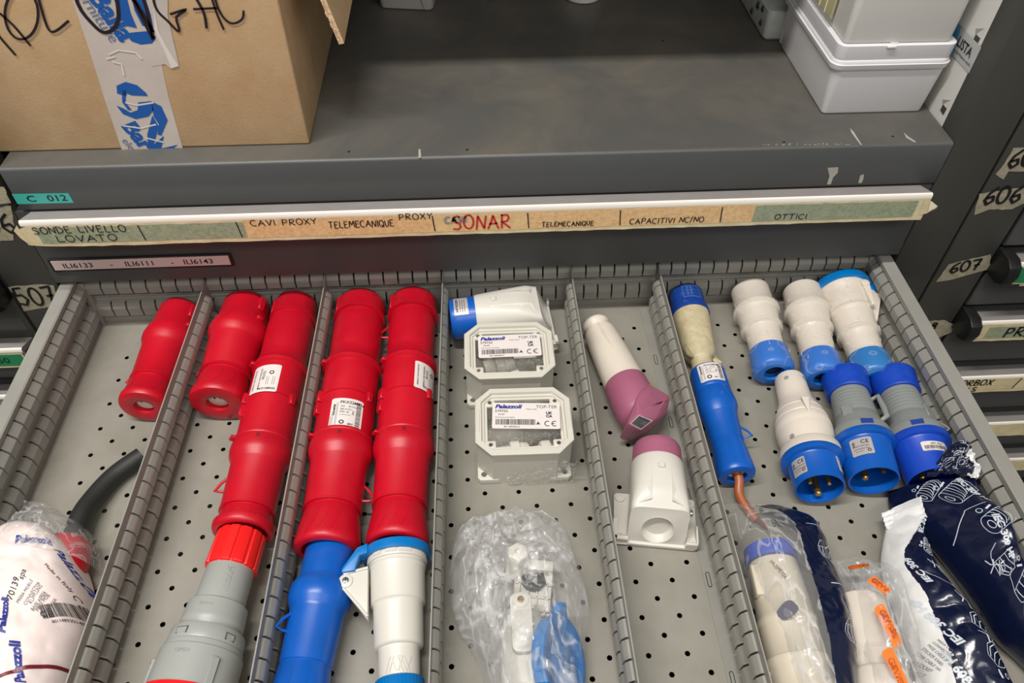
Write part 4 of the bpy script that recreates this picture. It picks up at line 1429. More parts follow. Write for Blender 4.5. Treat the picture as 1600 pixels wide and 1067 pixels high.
def grey_plug(label, A, B, variant=0):
    fr = Fr(A, B)
    root = thing('grey_and_blue_plug', label, 'plug', ((A[0] + B[0]) / 2, (A[1] + B[1]) / 2, 0))
    ring = [(0, 0), (0, 20), (1, 23.6), (3, 24.6), (14, 23.6), (24, 22.6), (27, 22.8), (28, 22.0), (28, 19)]
    mb = MB().lathe(fr, ring, n=64)
    pr = prof_r(ring[1:])
    mb.line([(-45, 24), (-30, 16), (-5, 12), (10, 6)], .8, lambda u, v: fr.p(v, pr(v) + .3, R(u)), 0, sub=4)
    mb.line([(50, 24), (38, 17), (20, 12), (12, 7)], .8, lambda u, v: fr.p(v, pr(v) + .3, R(u)), 0, sub=4)
    mb.line([(-30, 27), (0, 19), (35, 27)], .8, lambda u, v: fr.p(v, pr(v) + .3, R(u)), 0, sub=4)
    tag(mb.build('gland_ring', M_BLUE3, root), 'royal blue gland ring')
    body = [(24, 0), (24, 18.6), (28, 19.2)]
    for i in range(7):
        t = 30 + i * 4.4
        body += [(t, 19.6 + i * .35), (t + 3.0, 19.6 + i * .35), (t + 3.4, 18.8 + i * .38), (t + 4.2, 18.8 + i * .38)]
    body += [(62, 22.4), (72, 24.0), (79, 27.6), (82, 28.6), (91, 29.0), (92, 28.2), (92, 0)]
    mb = MB().lathe(fr, body, n=64)
    if variant == 0:
        mb.tube([fr.p(42, 19.5, R(52)), fr.p(40, 27, R(52)), fr.p(56, 29, R(50)), fr.p(70, 30, R(46)), fr.p(74, 24, R(42))], [2.2, 2.4, 3.2, 3.0, 2], n=10)
        for (t, a) in ((62, -42),):
            mb.box(-6, 6, -5, 5, -1, 1.2, 0, .5, 1, fn=lambda q: fr.p(t + q.x, 22.6 + q.z, R(a) + q.y / 22))
    else:
        mb.box(-8, 7, -6, 6, -2, 2, 0, .6, 1, fn=lambda q: fr.p(64 + q.x, 22.6 + q.z, R(36) + q.y / 22))
        loop(mb, fr, 25, 78, 62, 9, 1.3)
    mb.build('plug_body', M_MGREY, root)
    mb = MB()
    a = -8 if variant == 0 else -18
    mb.add([fr.p(84 + x, 29.5, R(a) + y) for x, y in ((-3, -.2), (-3, .2), (3, .2), (3, -.2))], [(0, 1, 2, 3)], 0)
    mb.build('bayonet_window', mat('window_blue', (30, 60, 140), .4), root, smooth=False)
    mb = MB().lathe(fr, [(89, 20), (89, 29.4), (90.4, 30.4), (96, 30.4), (97, 29), (97.4, 26), (99, 25.2), (134, 24), (136, 23.8), (136.4, 23), (136, 22), (104, 21.6), (104, 0)], n=64)
    tabs(mb, fr, [(120, 23.8, 178, 26, 2.4, 6)])
    tag(mb.build('shroud', M_BLUE3 if variant else M_BLUE, root), 'blue shroud round the pins')
    pins(fr, 104, 136, root, (-3, -9.5, 3.4, 24), ((-2.5, 9, 2.3, 20), (10.5, 3.5, 2.3, 24)))
    if variant == 0:
        cyl_label(root, fr, 24.9, 111, -32, 21, 20, 'ce', mats=[M_SILVER, M_INK, M_GREY_INK])
    else:
        cyl_label(root, fr, 24.7, 111, 2, 25, 11, 'bars')
    return root


grey_plug('grey and blue plug with open pins, centre of the three pinned plugs', (848.0, -146, 27), (828.8, -283, 31), 0)
grey_plug('grey and blue plug with a barcode label, partly under navy foil', (899.5, -149, 28), (886.5, -284, 31), 1)


# ---- mauve and white angled plug
A, B = V((586.5, -45, 19)), V((617.5, -196, 27))
fr = Fr(A, B)
root = thing('mauve_plug', 'white plug with a mauve square-cornered head, lying diagonally', 'plug', (603, -125, 0))
mb = MB().lathe(fr, [(0, 0), (0, 12), (1, 15.4), (3, 16.4), (6, 16.2), (9, 13.6), (14, 13.2), (15, 15.2), (17, 18.2), (24, 19.2), (60, 21.4), (100, 22.8), (102, 0)])
for i in range(7):
    mb.line([(-7, 26 + i * 3.4), (7, 26 + i * 3.4)], 1.2, lambda u, v: fr.p(v, 19.9 + (v - 24) * .05, R(-52) + u / 20))
mb.tube([fr.p(17, 17.6, R(-12)), fr.p(40, 20.2, R(-10)), fr.p(62, 21.4, R(-6))], [1.6, 1.5, .6], n=8)
tag(mb.build('plug_body', M_OFFW, root), 'off-white tapered body')
mb = MB().lathe(fr, [(98, 20), (99, 23.2), (101, 23.6), (124, 24.6), (140, 24.6), (147, 23.0), (151, 19.2), (153, 15), (153, 0)])
LA, LB, LD = at(980, 662, 2, 51), at(1001, 674, 2, 39), at(997, 645, 2, 60)
LC = at_plane(1025, 656, LA, LB, LD)
hp_ = [(1006, 600, 47), (1020, 603, 45), (1048, 619, 38), (1041, 648, 33), (995, 620, 56), (1038, 628, 43)]
bm = bmesh.new()
for q in hp_:
    P_ = at(*q[:2], 2, q[2])
    bm.verts.new(P_)
    if q[2] < 45:
        bm.verts.new((P_.x - 4, P_.y + 6, max(6, q[2] - 24)))
for P_ in (LA, LB, LC, LD):
    bm.verts.new(P_)
    bm.verts.new((P_.x - 3, P_.y + 8, 12))
r_ = bmesh.ops.convex_hull(bm, input=bm.verts)
bmesh.ops.delete(bm, geom=list({g for g in r_['geom_interior'] + r_['geom_unused'] if isinstance(g, bmesh.types.BMVert)}), context='VERTS')
bmesh.ops.bevel(bm, geom=bm.edges[:], offset=1.6, segments=2, profile=.5, affect='EDGES')
mb.bm(bm)
tag(mb.build('mauve_head', M_PINK, root), 'mauve angular head')
sc = at(1014, 606, 2, 42)
mb = MB().lathe(Fr(sc - V((0, 0, 2)), sc + V((0, -1, 2)), (0, 1, 0)), [(0, 4.4), (3.2, 4.2), (3.2, 2.4), (1.8, 2.2), (1.8, 0)], n=20)
mb.build('rivet', M_BRASS, root)
mb = MB()
def hd(u, v, e=0.0):
    # u, v in 0..1 over the label face
    p_ = (LA * (1 - u) + LB * u) * (1 - v) + (LD * (1 - u) + LC * u) * v
    nn = (LB - LA).cross(LD - LA).normalized()
    if nn.z < 0:
        nn = -nn
    return p_ + nn * (.4 + e)
mb.add([hd(.1, .1), hd(.9, .1), hd(.9, .9), hd(.1, .9)], [(0, 1, 2, 3)], 2)
mb.add([hd(.14, .14, .1), hd(.86, .14, .1), hd(.86, .86, .1), hd(.14, .86, .1)], [(0, 1, 2, 3)], 0)
hu = lambda u, v: hd(u / 24, v / 24, .3)
mb.text('PALAZZOLI', 2.6, hu, 1, u=5, v=17, bold=.03)
for v in (14.5, 12, 9.5, 7):
    mb.line([(5, v), (13, v)], .5, hu, 1)
mb.text('CE', 5, hu, 1, u=13, v=6)
tag(mb.build('rating_label', [mat('grey_label', (120, 116, 120), .35, metal=.3), M_INK, M_LABEL], root, smooth=False), 'small grey rating label')


# ---- wall-mounting inlets
def wall_inlet(label, O, rz, tilt, mcol, colname, ringL=24, ls=1.0, sticker=False):
    root = thing('wall_inlet', label, 'inlet', O)
    M = Matrix.Rotation(R(rz), 3, 'Z') @ Matrix.Rotation(R(tilt), 3, 'X')
    T = lambda q: V(O) + M @ V((q[0], min(q[1], 10) + max(q[1] - 10, 0) * ls, q[2]))
    mb = MB()
    n = 48

    def ring(y, cz, hw, hh, p, sl=0.0):
        out = []
        for i in range(n):
            a = 2 * pi * i / n
            c, s = math.cos(a), math.sin(a)
            x = hw * math.copysign(abs(c) ** (2 / p), c)
            z = cz + hh * math.copysign(abs(s) ** (2 / p), s)
            z = max(z, 1.0)
            out.append(T((x, y + (z * sl), z)))
        return out
    rings = [ring(1.5, 24, 27.5, 23, 7, .34), ring(6, 25, 28, 24, 6, .36), ring(24, 27, 27.6, 26, 4.5, .12), ring(44, 29, 27, 26, 3.2), ring(66, 30, 26.4, 26, 2.4), ring(88, 30, 26, 25.8, 2.0), ring(91, 30, 25, 25, 2.0)]
    # front face as an annulus down to a round recess
    def fr_pt(rad, dep, i):
        a = 2 * pi * i / n
        x = rad * math.cos(a)
        z = 21 + rad * math.sin(a)
        return T((x, 1.2 + z * .34 + dep, z))
    front = [[fr_pt(12.6, 6.5, i) for i in range(n)], [fr_pt(13.6, 5.0, i) for i in range(n)], [fr_pt(14.4, .2, i) for i in range(n)], [fr_pt(15.4, -.7, i) for i in range(n)], [fr_pt(16.4, 0, i) for i in range(n)]]
    mb.loft(front + rings, 0, cap0=True, cap1=True)
    # ridges and pip on top
    for sx in (-1, 1):
        mb.loft([[T((sx * 9.5, 26, 52.5)), T((sx * 21, 22, 48)), T((sx * 21, 22, 44)), T((sx * 9.5, 24, 46))],
                 [T((sx * 9.5, 40, 55.6)), T((sx * 19, 38, 51.0)), T((sx * 19, 38, 46)), T((sx * 9.5, 40, 48))],
                 [T((sx * 9.0, 74, 55.2)), T((sx * 11, 74, 54)), T((sx * 11, 74, 50)), T((sx * 9.0, 74, 50))]], 0)
    mb.box(-3.2, 3.2, 66, 73, 52, 58, 0, .8, 1, fn=T)
    body = mb.build('inlet_body', M_WHITE, root)
    mb = MB()
    P = []
    mb.prism(rr(80, 66, 4, 4, 0, 33), 0, 5, 0, 1.0, fn=T)
    for sx in (-1, 1):
        for y in (7, 58):
            mb.lathe(Fr(T((sx * 34, y, 4.5)), T((sx * 34, y, 8)), tuple(M @ V((0, 1, 0)))), [(0, 5), (2.2, 4.6), (2.2, 2.4), (1, 2.2), (1, 0)], n=20)
        mb.box(sx * 27.5 - (0 if sx < 0 else 0), sx * 40, 0, 3, 4, 13, 0, .8, 1, fn=T)
        mb.box(sx * 38, sx * 40, 0, 24, 4, 13, 0, .8, 1, fn=T)
    mb.build('mounting_plate', M_WHITE, root)
    f2 = Fr(T((0, 86, 30)), T((0, 130, 30)), tuple(M @ V((0, 0, 1))))
    mb = MB().lathe(f2, [(0, 20), (0, 24.6), (ringL - 8, 24.2), (ringL - 3, 23.8), (ringL, 22.4), (ringL + .5, 20), (ringL - 4, 19), (8, 19), (8, 0)])
    tag(mb.build('inlet_shroud', mcol, root), colname)
    if sticker:
        mb = MB()
        f3 = f2
        g = lambda e: (lambda u, v: f3.p(ringL - 3 - u, 24.4 + e, R(-34) + v / 24))
        k = 8
        a = [g(.3)(2 + 17 * i / k * 0, 26 * i / k) for i in range(k + 1)]
        b = [g(.3)(18, 26 * i / k) for i in range(k + 1)]
        mb.add(a + b, [(i, i + 1, k + 2 + i, k + 1 + i) for i in range(k)], 0)
        gg = g(.6)
        mb.text('PALAZZOLI', 3.6, lambda u, v: gg(4 + v, 3 + u), 1, bold=.03)
        for q in (9, 11.5, 14):
            mb.line([(q, 3), (q, 20)], .5, gg, 1)
        mb.build('rating_label', [M_SILVER, M_INK], root, smooth=False)
    # corner screw
    mb = MB()
    sp = T((29.5, 24, 34))
    mb.lathe(Fr(sp - (M @ V((3, 0, 0))), sp + (M @ V((1, 0, 0))), tuple(M @ V((0, 0, 1)))), [(0, 3.6), (4, 3.4), (4.6, 2.4), (4.6, 0)], n=16)
    mb.build('cover_screw', M_STEEL, root)
    return root


wall_inlet('white wall inlet with mauve shroud, its round opening facing forward', (609.0, -325, 1), -9, 0, M_PINK, 'mauve shroud ring', ringL=25, ls=.79)
wall_inlet('white and royal blue wall inlet lying behind the rear clear-windowed box', (538, -34, 6), 94, -2, M_BLUE, 'royal blue shroud', ringL=34, sticker=True)


# ---- junction boxes with clear windows
def window_box(label, cx, cy, w, d, rz, H=54, seed=1, feet=True, film_=True):
    root = thing('junction_box', label, 'box', (cx, cy, 0), 'warm grey boxes with clear windows')
    M = Matrix.Rotation(R(rz), 3, 'Z')
    T = lambda q: V((cx, cy, 0)) + M @ V(q)
    mb = MB()
    o1, o2 = octa(w - 3, d - 3, 15), octa(w - 7, d - 7, 13.5)
    n = 8
    mb.loft([[T((p[0], p[1], 0)) for p in o1], [T((p[0], p[1], H - 3)) for p in o1], [T((p[0], p[1], H - 3)) for p in o2], [T((p[0], p[1], 3)) for p in o2]], 0, cap0=True, cap1=True)
    # square foot with screw ears
    for sx in (-1, 1):
        for sy in (-1, 1):
            ex, ey = sx * (w / 2 - 1), sy * (d / 2 - 1)
            tri = [(ex - sx * 22, ey), (ex - sx * 3, ey), (ex, ey - sy * 3), (ex, ey - sy * 22)]
            mb.prism(tri, 0, 8, 0, .6, fn=T)
            mb.lathe(Fr(T((ex - sx * 6.5, ey - sy * 6.5, 7.6)), T((ex - sx * 6.5, ey - sy * 6.5, 9)), (0, 1, 0)), [(0, 4.2), (.6, 4.2), (.7, 3.2), (.7, 3.0)], n=18)
    mb.build('box_body', M_BOXG, root)
    mb = MB()
    for sx in (-1, 1):
        for sy in (-1, 1):
            ex, ey = sx * (w / 2 - 7.5), sy * (d / 2 - 7.5)
            mb.lathe(Fr(T((ex, ey, 8)), T((ex, ey, 9)), (0, 1, 0)), [(0, 3.1), (.2, 3.1), (.2, 0)], n=16)
    mb.build('screw_hole', mat('hole_shade', (92, 90, 84), .7), root)
    # lid frame
    mb = MB()
    oo = octa(w, d, 15.5)
    def ins(k, c):
        return octa(w - 2 * k, d - 2 * k, c)
    rect = lambda k: [(w / 2 - k, -d / 2 + k), (w / 2 - k, d / 2 - k), (w / 2 - k, d / 2 - k), (-w / 2 + k, d / 2 - k), (-w / 2 + k, d / 2 - k), (-w / 2 + k, -d / 2 + k), (-w / 2 + k, -d / 2 + k), (w / 2 - k, -d / 2 + k)]
    seq = [(octa(w - 1, d - 1, 15.3), H - 5), (oo, H - 4), (oo, H - .6), (octa(w - 1.4, d - 1.4, 15), H), (ins(6, 11), H), (ins(6.8, 10.5), H - 3), (ins(9, 8), H - 3.2), (ins(9.6, 7), H - 5), (ins(12, 4), H - 5), (ins(12, 4), H - 8), (ins(3, 13), H - 8), (octa(w - 1, d - 1, 15.3), H - 5)]
    mb.loft([[T((p[0], p[1], z)) for p in q] for q, z in seq], 0, cap0=False, cap1=False)
    for sx in (-1, 1):
        for sy in (-1, 1):
            mb.box(sx * (w / 2 - 15.5) - 5, sx * (w / 2 - 15.5) + 5, sy * (d / 2 - 15.5) - 4.6, sy * (d / 2 - 15.5) + 4.6, H - 8, H - 4.6, 0, 1.6, 2, fn=T)
    # clip bars at the sides
    for sx in (-1, 1):
        mb.box(sx * (w / 2 - 2.6) - 2, sx * (w / 2 - 2.6) + 2, -14, 14, H - 2, H + .5, 0, .5, 1, fn=T)
    lid = mb.build('lid_frame', M_BOXG, root, sharp=30)
    mb = MB()
    for sx in (-1, 1):
        for sy in (-1, 1):
            p = T((sx * (w / 2 - 15), sy * (d / 2 - 15), H - 4.7))
            mb.lathe(Fr(p, p + V((0, 0, 1)), (0, 1, 0)), [(0, 2.2), (.5, 2.0), (.5, .9), (.2, .8), (.2, 0)], n=14)
    mb.build('lid_screws', M_STEEL, lid)
    mb = MB()
    mb.add([T((sx * (w / 2 - 12), sy * (d / 2 - 12), H - 6)) for sx, sy in ((-1, -1), (1, -1), (1, 1), (-1, 1))], [(0, 1, 2, 3)])
    tag(mb.build('clear_window', film('window_film', .05, crease=.12, scale=90), root, smooth=False), 'clear window pane')
    # rating sheet lying on the window
    mb = MB()
    a = R(rz - 2.0 + (3.2 if seed == 2 else 0))
    lx, ly = (-32, -10) if seed == 1 else (-33, -12)
    lw, lh = 68, 32
    Z = H + .6
    def G(e):
        return lambda u, v: T((lx + u * math.cos(a) - v * math.sin(a), ly + u * math.sin(a) + v * math.cos(a), Z + e))
    q = rr(lw, lh, 2, 3, lw / 2, lh / 2)
    mb.add([G(0)(x, y) for x, y in q], [tuple(range(len(q)))], 0)
    g = G(.3)
    mb.text('Palazzoli', 6.6, g, 3, u=2.5, v=lh - 7, bold=.04, shear=.25, sx=1.18)
    mb.text('579750', 4.4, g, 1, u=2.5, v=lh - 12)
    mb.text('85x85', 2.6, g, 2, u=6, v=lh - 15.5)
    mb.text('TOP-TER', 5.4, g, 2, u=lw - 24, v=lh - 6.6)
    mb.text('Made in Italy', 2.1, g, 2, u=lw - 34, v=lh - 8.6)
    mb.bars(3.5, 43, 4.6, 11.4, g, 1, n=44, seed=2)
    mb.text('8011489300016', 2.4, g, 1, u=12, v=1.4)
    mb.text('IMQ Prodotto EN 60670', 1.9, g, 2, u=3, v=13)
    mb.text('UK', 4.4, g, 1, u=lw - 14, v=lh - 14, bold=.04)
    mb.text('CA', 4.4, g, 1, u=lw - 14, v=lh - 18, bold=.04)
    for (cx_, ) in ((lw - 12.5,), (lw - 5.5,)):
        mb.line(arc(cx_, 6.4, 2.9, 2.9, 60, 300, 12), .8, g, 1)
    mb.line([(lw - 8.2, 6.4), (lw - 5.6, 6.4)], .8, g, 1)
    for k in range(3):
        aa = R(90 + 120 * k)
        mb.line([(lw - 22, 6.4), (lw - 22 + 2 * math.cos(aa), 6.4 + 2 * math.sin(aa))], 1.2, g, 1)
    tag(mb.build('product_label', [M_LABEL, M_INK, M_GREY_INK, M_BLUEINK], root, smooth=False), 'white product label with barcode')
    # white threaded glands inside
    for k, (x0_, y0_, x1_, y1_) in enumerate(((-26, -18, 6, -14), (6, -20, 30, -14)) if seed == 1 else ((-10, -20, 22, -14), (-28, 4, 6, 12))):
        f3 = Fr(T((x0_, y0_, 18)), T((x1_, y1_, 18)))
        pr = [(0, 0), (0, 9)]
        for i in range(6):
            pr += [(1 + i * 2, 9.4), (2 + i * 2, 8.6)]
        Lg = f3.L
        pr += [(13, 12), (15, 13), (22, 13), (23, 11), (Lg - 2, 10), (Lg, 8), (Lg, 0)]
        mb = MB().lathe(f3, pr, n=30)
        gl = mb.build('cable_gland', M_PALE)
        tag(gl, 'white threaded cable gland inside the %s clear-windowed box, its %s one' % ('front' if seed == 1 else 'rear', ('left' if k == 0 else 'right') if seed == 1 else ('front' if k == 0 else 'back')), 'gland')
    if film_:
        mb = MB()
        def fw(u, v):
            x = -18 + (w / 2 + 26) * u
            z = 1 + 33 * v
            k = noise.noise(V((x * .09, z * .13, seed)))
            k2 = abs(noise.noise(V((x * .25, z * .3, seed + 5))))
            return T((min(x, w / 2 + 3), -d / 2 - 1.0 - 2.2 * abs(k) - 2.5 * k2 + (max(0, x - w / 2 + 0) * 1.2 if x > w / 2 else 0), z * (1 - .35 * math.cos(u * 5))))
        mb.grid(fw, 46, 22)
        tag(mb.build('shrink_film', film('torn_film', .06, crease=.5, scale=100), root, sharp=180), 'loose clear film on the lower front')
    return root


window_box('front clear-windowed box with loose film on its near side', 490.5, -206, 97, 82, -0.8, seed=1)
window_box('rear clear-windowed box, directly in front of the royal blue inlet', 481.0, -111, 97, 80, -0.4, seed=2, film_=False)


# =================================================================== BAGS
def crom(P, t):
    n = len(P) - 1
    x = min(max(t, 0), 1) * n
    i = min(int(x), n - 1)
    f = x - i
    p0, p1, p2, p3 = P[max(i - 1, 0)], P[i], P[i + 1], P[min(i + 2, n)]
    return 0.5 * ((2 * p1) + (p2 - p0) * f + (2 * p0 - 5 * p1 + 4 * p2 - p3) * f * f + (3 * p1 - p0 - 3 * p2 + p3) * f ** 3)


class Pillow:
    """bag between a left and a right outline; (px,py,z) outline points, heights h over them"""
    def __init__(s, Lp, Rp, hs, seed=1, amp=2.0, freq=.05, flat=2.2, fine=.25):
        s.Lp = [at(a, b, 2, z) for a, b, z in Lp]
        s.Rp = [at(a, b, 2, z) for a, b, z in Rp]
        s.hs = [V((h, 0, 0)) for h in hs]
        s.seed, s.amp, s.freq, s.flat, s.fine = seed, amp, freq, flat, fine

    def h(s, u):
        return crom(s.hs, u).x

    def top(s, u, v, e=0.0):
        a, b = crom(s.Lp, u), crom(s.Rp, u)
        p = a.lerp(b, v)
        w = abs(2 * v - 1)
        k = max(0.0, 1 - w ** s.flat) ** .5
        q = V((p.x * s.freq, p.y * s.freq, s.seed * 3.7))
        ns = noise.noise(q) * 1.0 + (abs(noise.noise(q * 2.0 + V((4, 1, 0)))) - .25) * 1.0 + (abs(noise.noise(q * 4.3)) - .25) * s.fine
        p.z += s.h(u) * k + ns * s.amp * min(1, k * 1.3 + .15) + e
        p.z = max(p.z, 1.2 + e)
        return p

    def bot(s, u, v):
        a, b = crom(s.Lp, u), crom(s.Rp, u)
        p = a.lerp(b, v)
        w = abs(2 * v - 1)
        k = max(0.0, 1 - w ** 2) ** .5
        p.z = max(.8, p.z - k * p.z)
        if w > .999:
            return s.top(u, v)
        return p

    def mesh(s, mb, nu=80, nv=44, mif=None, bottom=True, bmi=0):
        mb.grid(lambda u, v: s.top(u, v), nu, nv, 0, mif)
        if bottom:
            mb.grid(lambda u, v: s.bot(u, v), max(8, nu // 3), nv, bmi, (lambda u, v: mif(u, v)) if mif else None)
        return mb

    def surf(s, u0, v0, ang=0, e=.7):
        """local mm map: x to the right across, y back towards the start of the bag"""
        a, b = crom(s.Lp, u0), crom(s.Rp, u0)
        W = (b - a).length
        c0, c1 = crom(s.Lp, max(u0 - .05, 0)).lerp(crom(s.Rp, max(u0 - .05, 0)), v0), crom(s.Lp, min(u0 + .05, 1)).lerp(crom(s.Rp, min(u0 + .05, 1)), v0)
        Ls = (c1 - c0).length / (min(u0 + .05, 1) - max(u0 - .05, 0))
        c, n_ = math.cos(R(ang)), math.sin(R(ang))
        return lambda x, y: s.top(u0 - (x * n_ + y * c) / Ls, v0 + (x * c - y * n_) / W, e)


def uv_of(px, py, P=None):
    """nearest (u,v) of a bag to a picture point"""
    P = P or pl
    best = None
    for i in range(41):
        for j in range(41):
            q = P.top(i / 40, j / 40)
            c_ = CM.transposed() @ (q - CL)
            x, y = 800 + FPX * c_.x / -c_.z, 533.5 - FPX * c_.y / -c_.z
            d = (x - px) ** 2 + (y - py) ** 2
            if best is None or d < best[0]:
                best = (d, i / 40, j / 40)
    return best[1], best[2]


def icon(mb, f, k=1.0, kind=0, mi=1, w=.55):
    """white line drawing of a plug"""
    S = lambda pts: [(p[0] * k, p[1] * k) for p in pts]
    if kind == 0:
        mb.line(S(arc(0, 0, 5, 7, 0, 360, 20)), w, f, mi)
        mb.line(S(arc(0, 0, 2, 3, 0, 360, 12)), w * 1.3, f, mi)
        for i in range(5):
            x = 4 + i * 3.2
            mb.line(S(arc(x, 1 + i * .6, 4.6, 7 - .3 * i, 80, -80, 12)), w * (1.7 if i % 2 else 1), f, mi)
        mb.line(S([(0, 7), (18, 10), (24, 8), (27, 2), (25, -5), (18, -6), (2, -7)]), w, f, mi)
        mb.line(S(arc(19, 2, 5, 8, 85, -85, 12)), w * 1.5, f, mi)
        mb.line(S(arc(2, 12, 1.8, 1.8, 0, 360, 10)), w * 1.2, f, mi)
        mb.line(S([(6, 11), (11, 13)]), w * 4, f, mi)
    elif kind == 1:
        mb.line(S([(-9, 8), (-11, 0), (-6, -8), (3, -9), (8, -3), (7, 6), (-9, 8)]), w, f, mi)
        mb.line(S([(-7, 7), (-8, 0), (-4, -7)]), w * 1.4, f, mi)
        mb.line(S([(-2, 7.5), (-3, 0), (0, -8)]), w * 1.4, f, mi)
        mb.line(S([(3, 7), (2, 0), (4, -7)]), w, f, mi)
        mb.line(S([(-9, 8), (-4, 15), (2, 17)]), w, f, mi)
        mb.line(S([(5, -10), (10, -14)]), w * 3.5, f, mi)
        mb.line(S(arc(12, -8, 1.8, 1.8, 0, 360, 10)), w * 1.2, f, mi)
    elif kind == 2:
        mb.line(S([(-9, 5), (-4, 2), (5, 3), (9, -1)]), w * 1.6, f, mi)
        mb.line(S([(-3, 7), (-1, 2), (-2, -5)]), w * 1.8, f, mi)
        mb.line(S([(3, 7), (4, 2), (7, -6)]), w * 1.3, f, mi)
        mb.line(S([(5, 4), (8, 7)]), w * 3, f, mi)
        mb.line(S(arc(8, 0, 3, 3, 0, 360, 10)), w * 1.1, f, mi)


# ---- white-and-navy foil bag in front
pl = Pillow([(1392, 796, 22), (1380, 850, 16), (1377, 890, 8), (1392, 945, 6), (1412, 1000, 6), (1432, 1067, 6), (1452, 1130, 6)],
            [(1440, 776, 30), (1446, 840, 36), (1468, 900, 34), (1510, 960, 30), (1545, 1015, 26), (1572, 1067, 22), (1600, 1130, 20)],
            [2, 10, 22, 30, 34, 34, 32], seed=2, amp=4.0, freq=.03, flat=2.4, fine=.12)
def split1(u, v):
    s = .55 + .1 * math.sin(u * 9) if u < .35 else .52 - .06 * math.sin((u - .35) * 6)
    base = [(0, 1.2), (.1, .98), (.17, .60), (.25, .34), (.35, .25), (.5, .30), (.65, .27), (.8, .24), (1, .22)]
    for i in range(len(base) - 1):
        if base[i][0] <= u <= base[i + 1][0]:
            f = (u - base[i][0]) / (base[i + 1][0] - base[i][0])
            s = base[i][1] + (base[i + 1][1] - base[i][1]) * f
    return 1 if v > s else 0
mb = MB()
pl.mesh(mb, 130, 90, split1)
for (u, v, a, sz) in ((*uv_of(1444, 822), 68, 7), (*uv_of(1436, 885), 106, 7.6), (*uv_of(1466, 968), 113, 8.6), (*uv_of(1512, 1056), 113, 8.6)):
    mb.text('IEC 309 HP' if u > .5 else 'IEC 309', sz, pl.surf(u, v, a), 2, center=True, bold=.045, sx=1.05)
for (u, v, a, k, kd) in ((.26, .80, 60, .62, 0), (.34, .76, -20, .7, 2), (.5, .80, -30, .8, 2), (.62, .82, -50, .95, 1), (.77, .80, -50, .95, 1), (.93, .82, -45, .9, 2)):
    icon(mb, pl.surf(u, v, a), k, kd, 2, w=.5)
for (u, v, pts) in ((.42, .7, [(-16, 8), (2, -1), (18, 0)]), (.7, .8, [(-10, 5), (6, 2), (12, -3)])):
    mb.line(pts, .55, pl.surf(u, v, 0), 2)
g = pl.surf(.80, .17, -66)
for i in range(7):
    mb.text(('PRESA CABLE 230V IP44', 'CONNECTOR SCREW TYPE', 'PRISE CABLE 3P 16A', 'STECKER KABEL', 'TOMA CABLE 16A', 'CABLE SOCKET', 'MADE IN ITALY')[i], 2.5, g, 3, u=-16, v=8 - i * 3.3)
g = pl.surf(.91, .23, -66)
mb.line(arc(0, 0, 4.4, 4.4, 60, 300, 14), 1.2, g, 3)
mb.line(arc(10, 0, 4.4, 4.4, 60, 300, 14), 1.2, g, 3)
mb.line([(6, 0), (10, 0)], 1.2, g, 3)
mb.line([(-4, -13), (4, -13)], 4, g, 3)
# crimped seal
for i in range(6):
    mb.line([(-13, -4 + i * 1.5), (0, -3 + i * 1.5), (13, -4 + i * 1.5)], .5, pl.surf(.03, .5, 0, .5), 4)
mb.grid(lambda u, v: crom([at(1376, 803, 2, 20), at(1410, 790, 2, 25), at(1437, 777, 2, 31)], v) + (crom([at(1384, 828, 2, 20), at(1412, 822, 2, 27), at(1446, 808, 2, 35)], v) - crom([at(1376, 803, 2, 20), at(1410, 790, 2, 25), at(1437, 777, 2, 31)], v)) * u + V((0, 0, 1.5 + .7 * math.sin(u * 22) + .5 * math.sin(v * 40))), 18, 60, 0)
o = mb.build('foil_bag', [M_FOILW, M_NAVY, M_PRINTW, M_GREY_INK, mat('crimp_shade', (206, 206, 204), .35)], sharp=180, recalc=True, origin=(800, -400, 0))
tag(o, 'white and navy printed foil bag with a crimped white end, nearest the middle', 'bag')

# ---- all-navy foil bag along the right wall
p2 = Pillow([(1388, 768, 8), (1393, 800, 6), (1440, 840, 10), (1492, 900, 16), (1530, 950, 20), (1562, 1000, 20), (1600, 1030, 20), (1660, 1090, 20)],
            [(1520, 742, 54), (1540, 775, 56), (1562, 800, 58), (1580, 840, 58), (1592, 875, 58), (1610, 920, 56), (1650, 990, 52), (1720, 1060, 50)],
            [3, 14, 22, 26, 26, 26, 26, 24], seed=5, amp=4.2, freq=.028, fine=.12)
mb = MB()
p2.mesh(mb, 120, 90)
for (u, v, a, sz) in ((*uv_of(1515, 770, p2), -78, 7.4), (*uv_of(1566, 838, p2), -100, 8.6)):
    mb.text('IEC 309 HP', sz, p2.surf(u, min(v, .93), a), 1, center=True, bold=.045, sx=1.05)
for (u, v, a, k, kd) in ((.12, .33, 40, .95, 0), (.16, .55, 25, 1.25, 0), (.36, .60, 12, 1.35, 0), (.5, .30, -50, .9, 2), (.52, .50, 10, 1.0, 1), (.66, .62, 20, 1.2, 1), (.82, .72, 50, 1.3, 0)):
    icon(mb, p2.surf(u, v, a), k, kd, 1, w=.5)
mb.line([(-22, -14), (0, 4), (4, 8), (24, 12)], .6, p2.surf(.3, .42, 0), 1)
mb.line([(-12, -14), (14, 10)], .6, p2.surf(.66, .5, 0), 1)
bag2 = mb.build('foil_bag', [M_NAVY, M_PRINTW], sharp=180, origin=(880, -360, 0))
tag(bag2, 'navy printed foil bag slumped against the right drawer wall', 'bag')
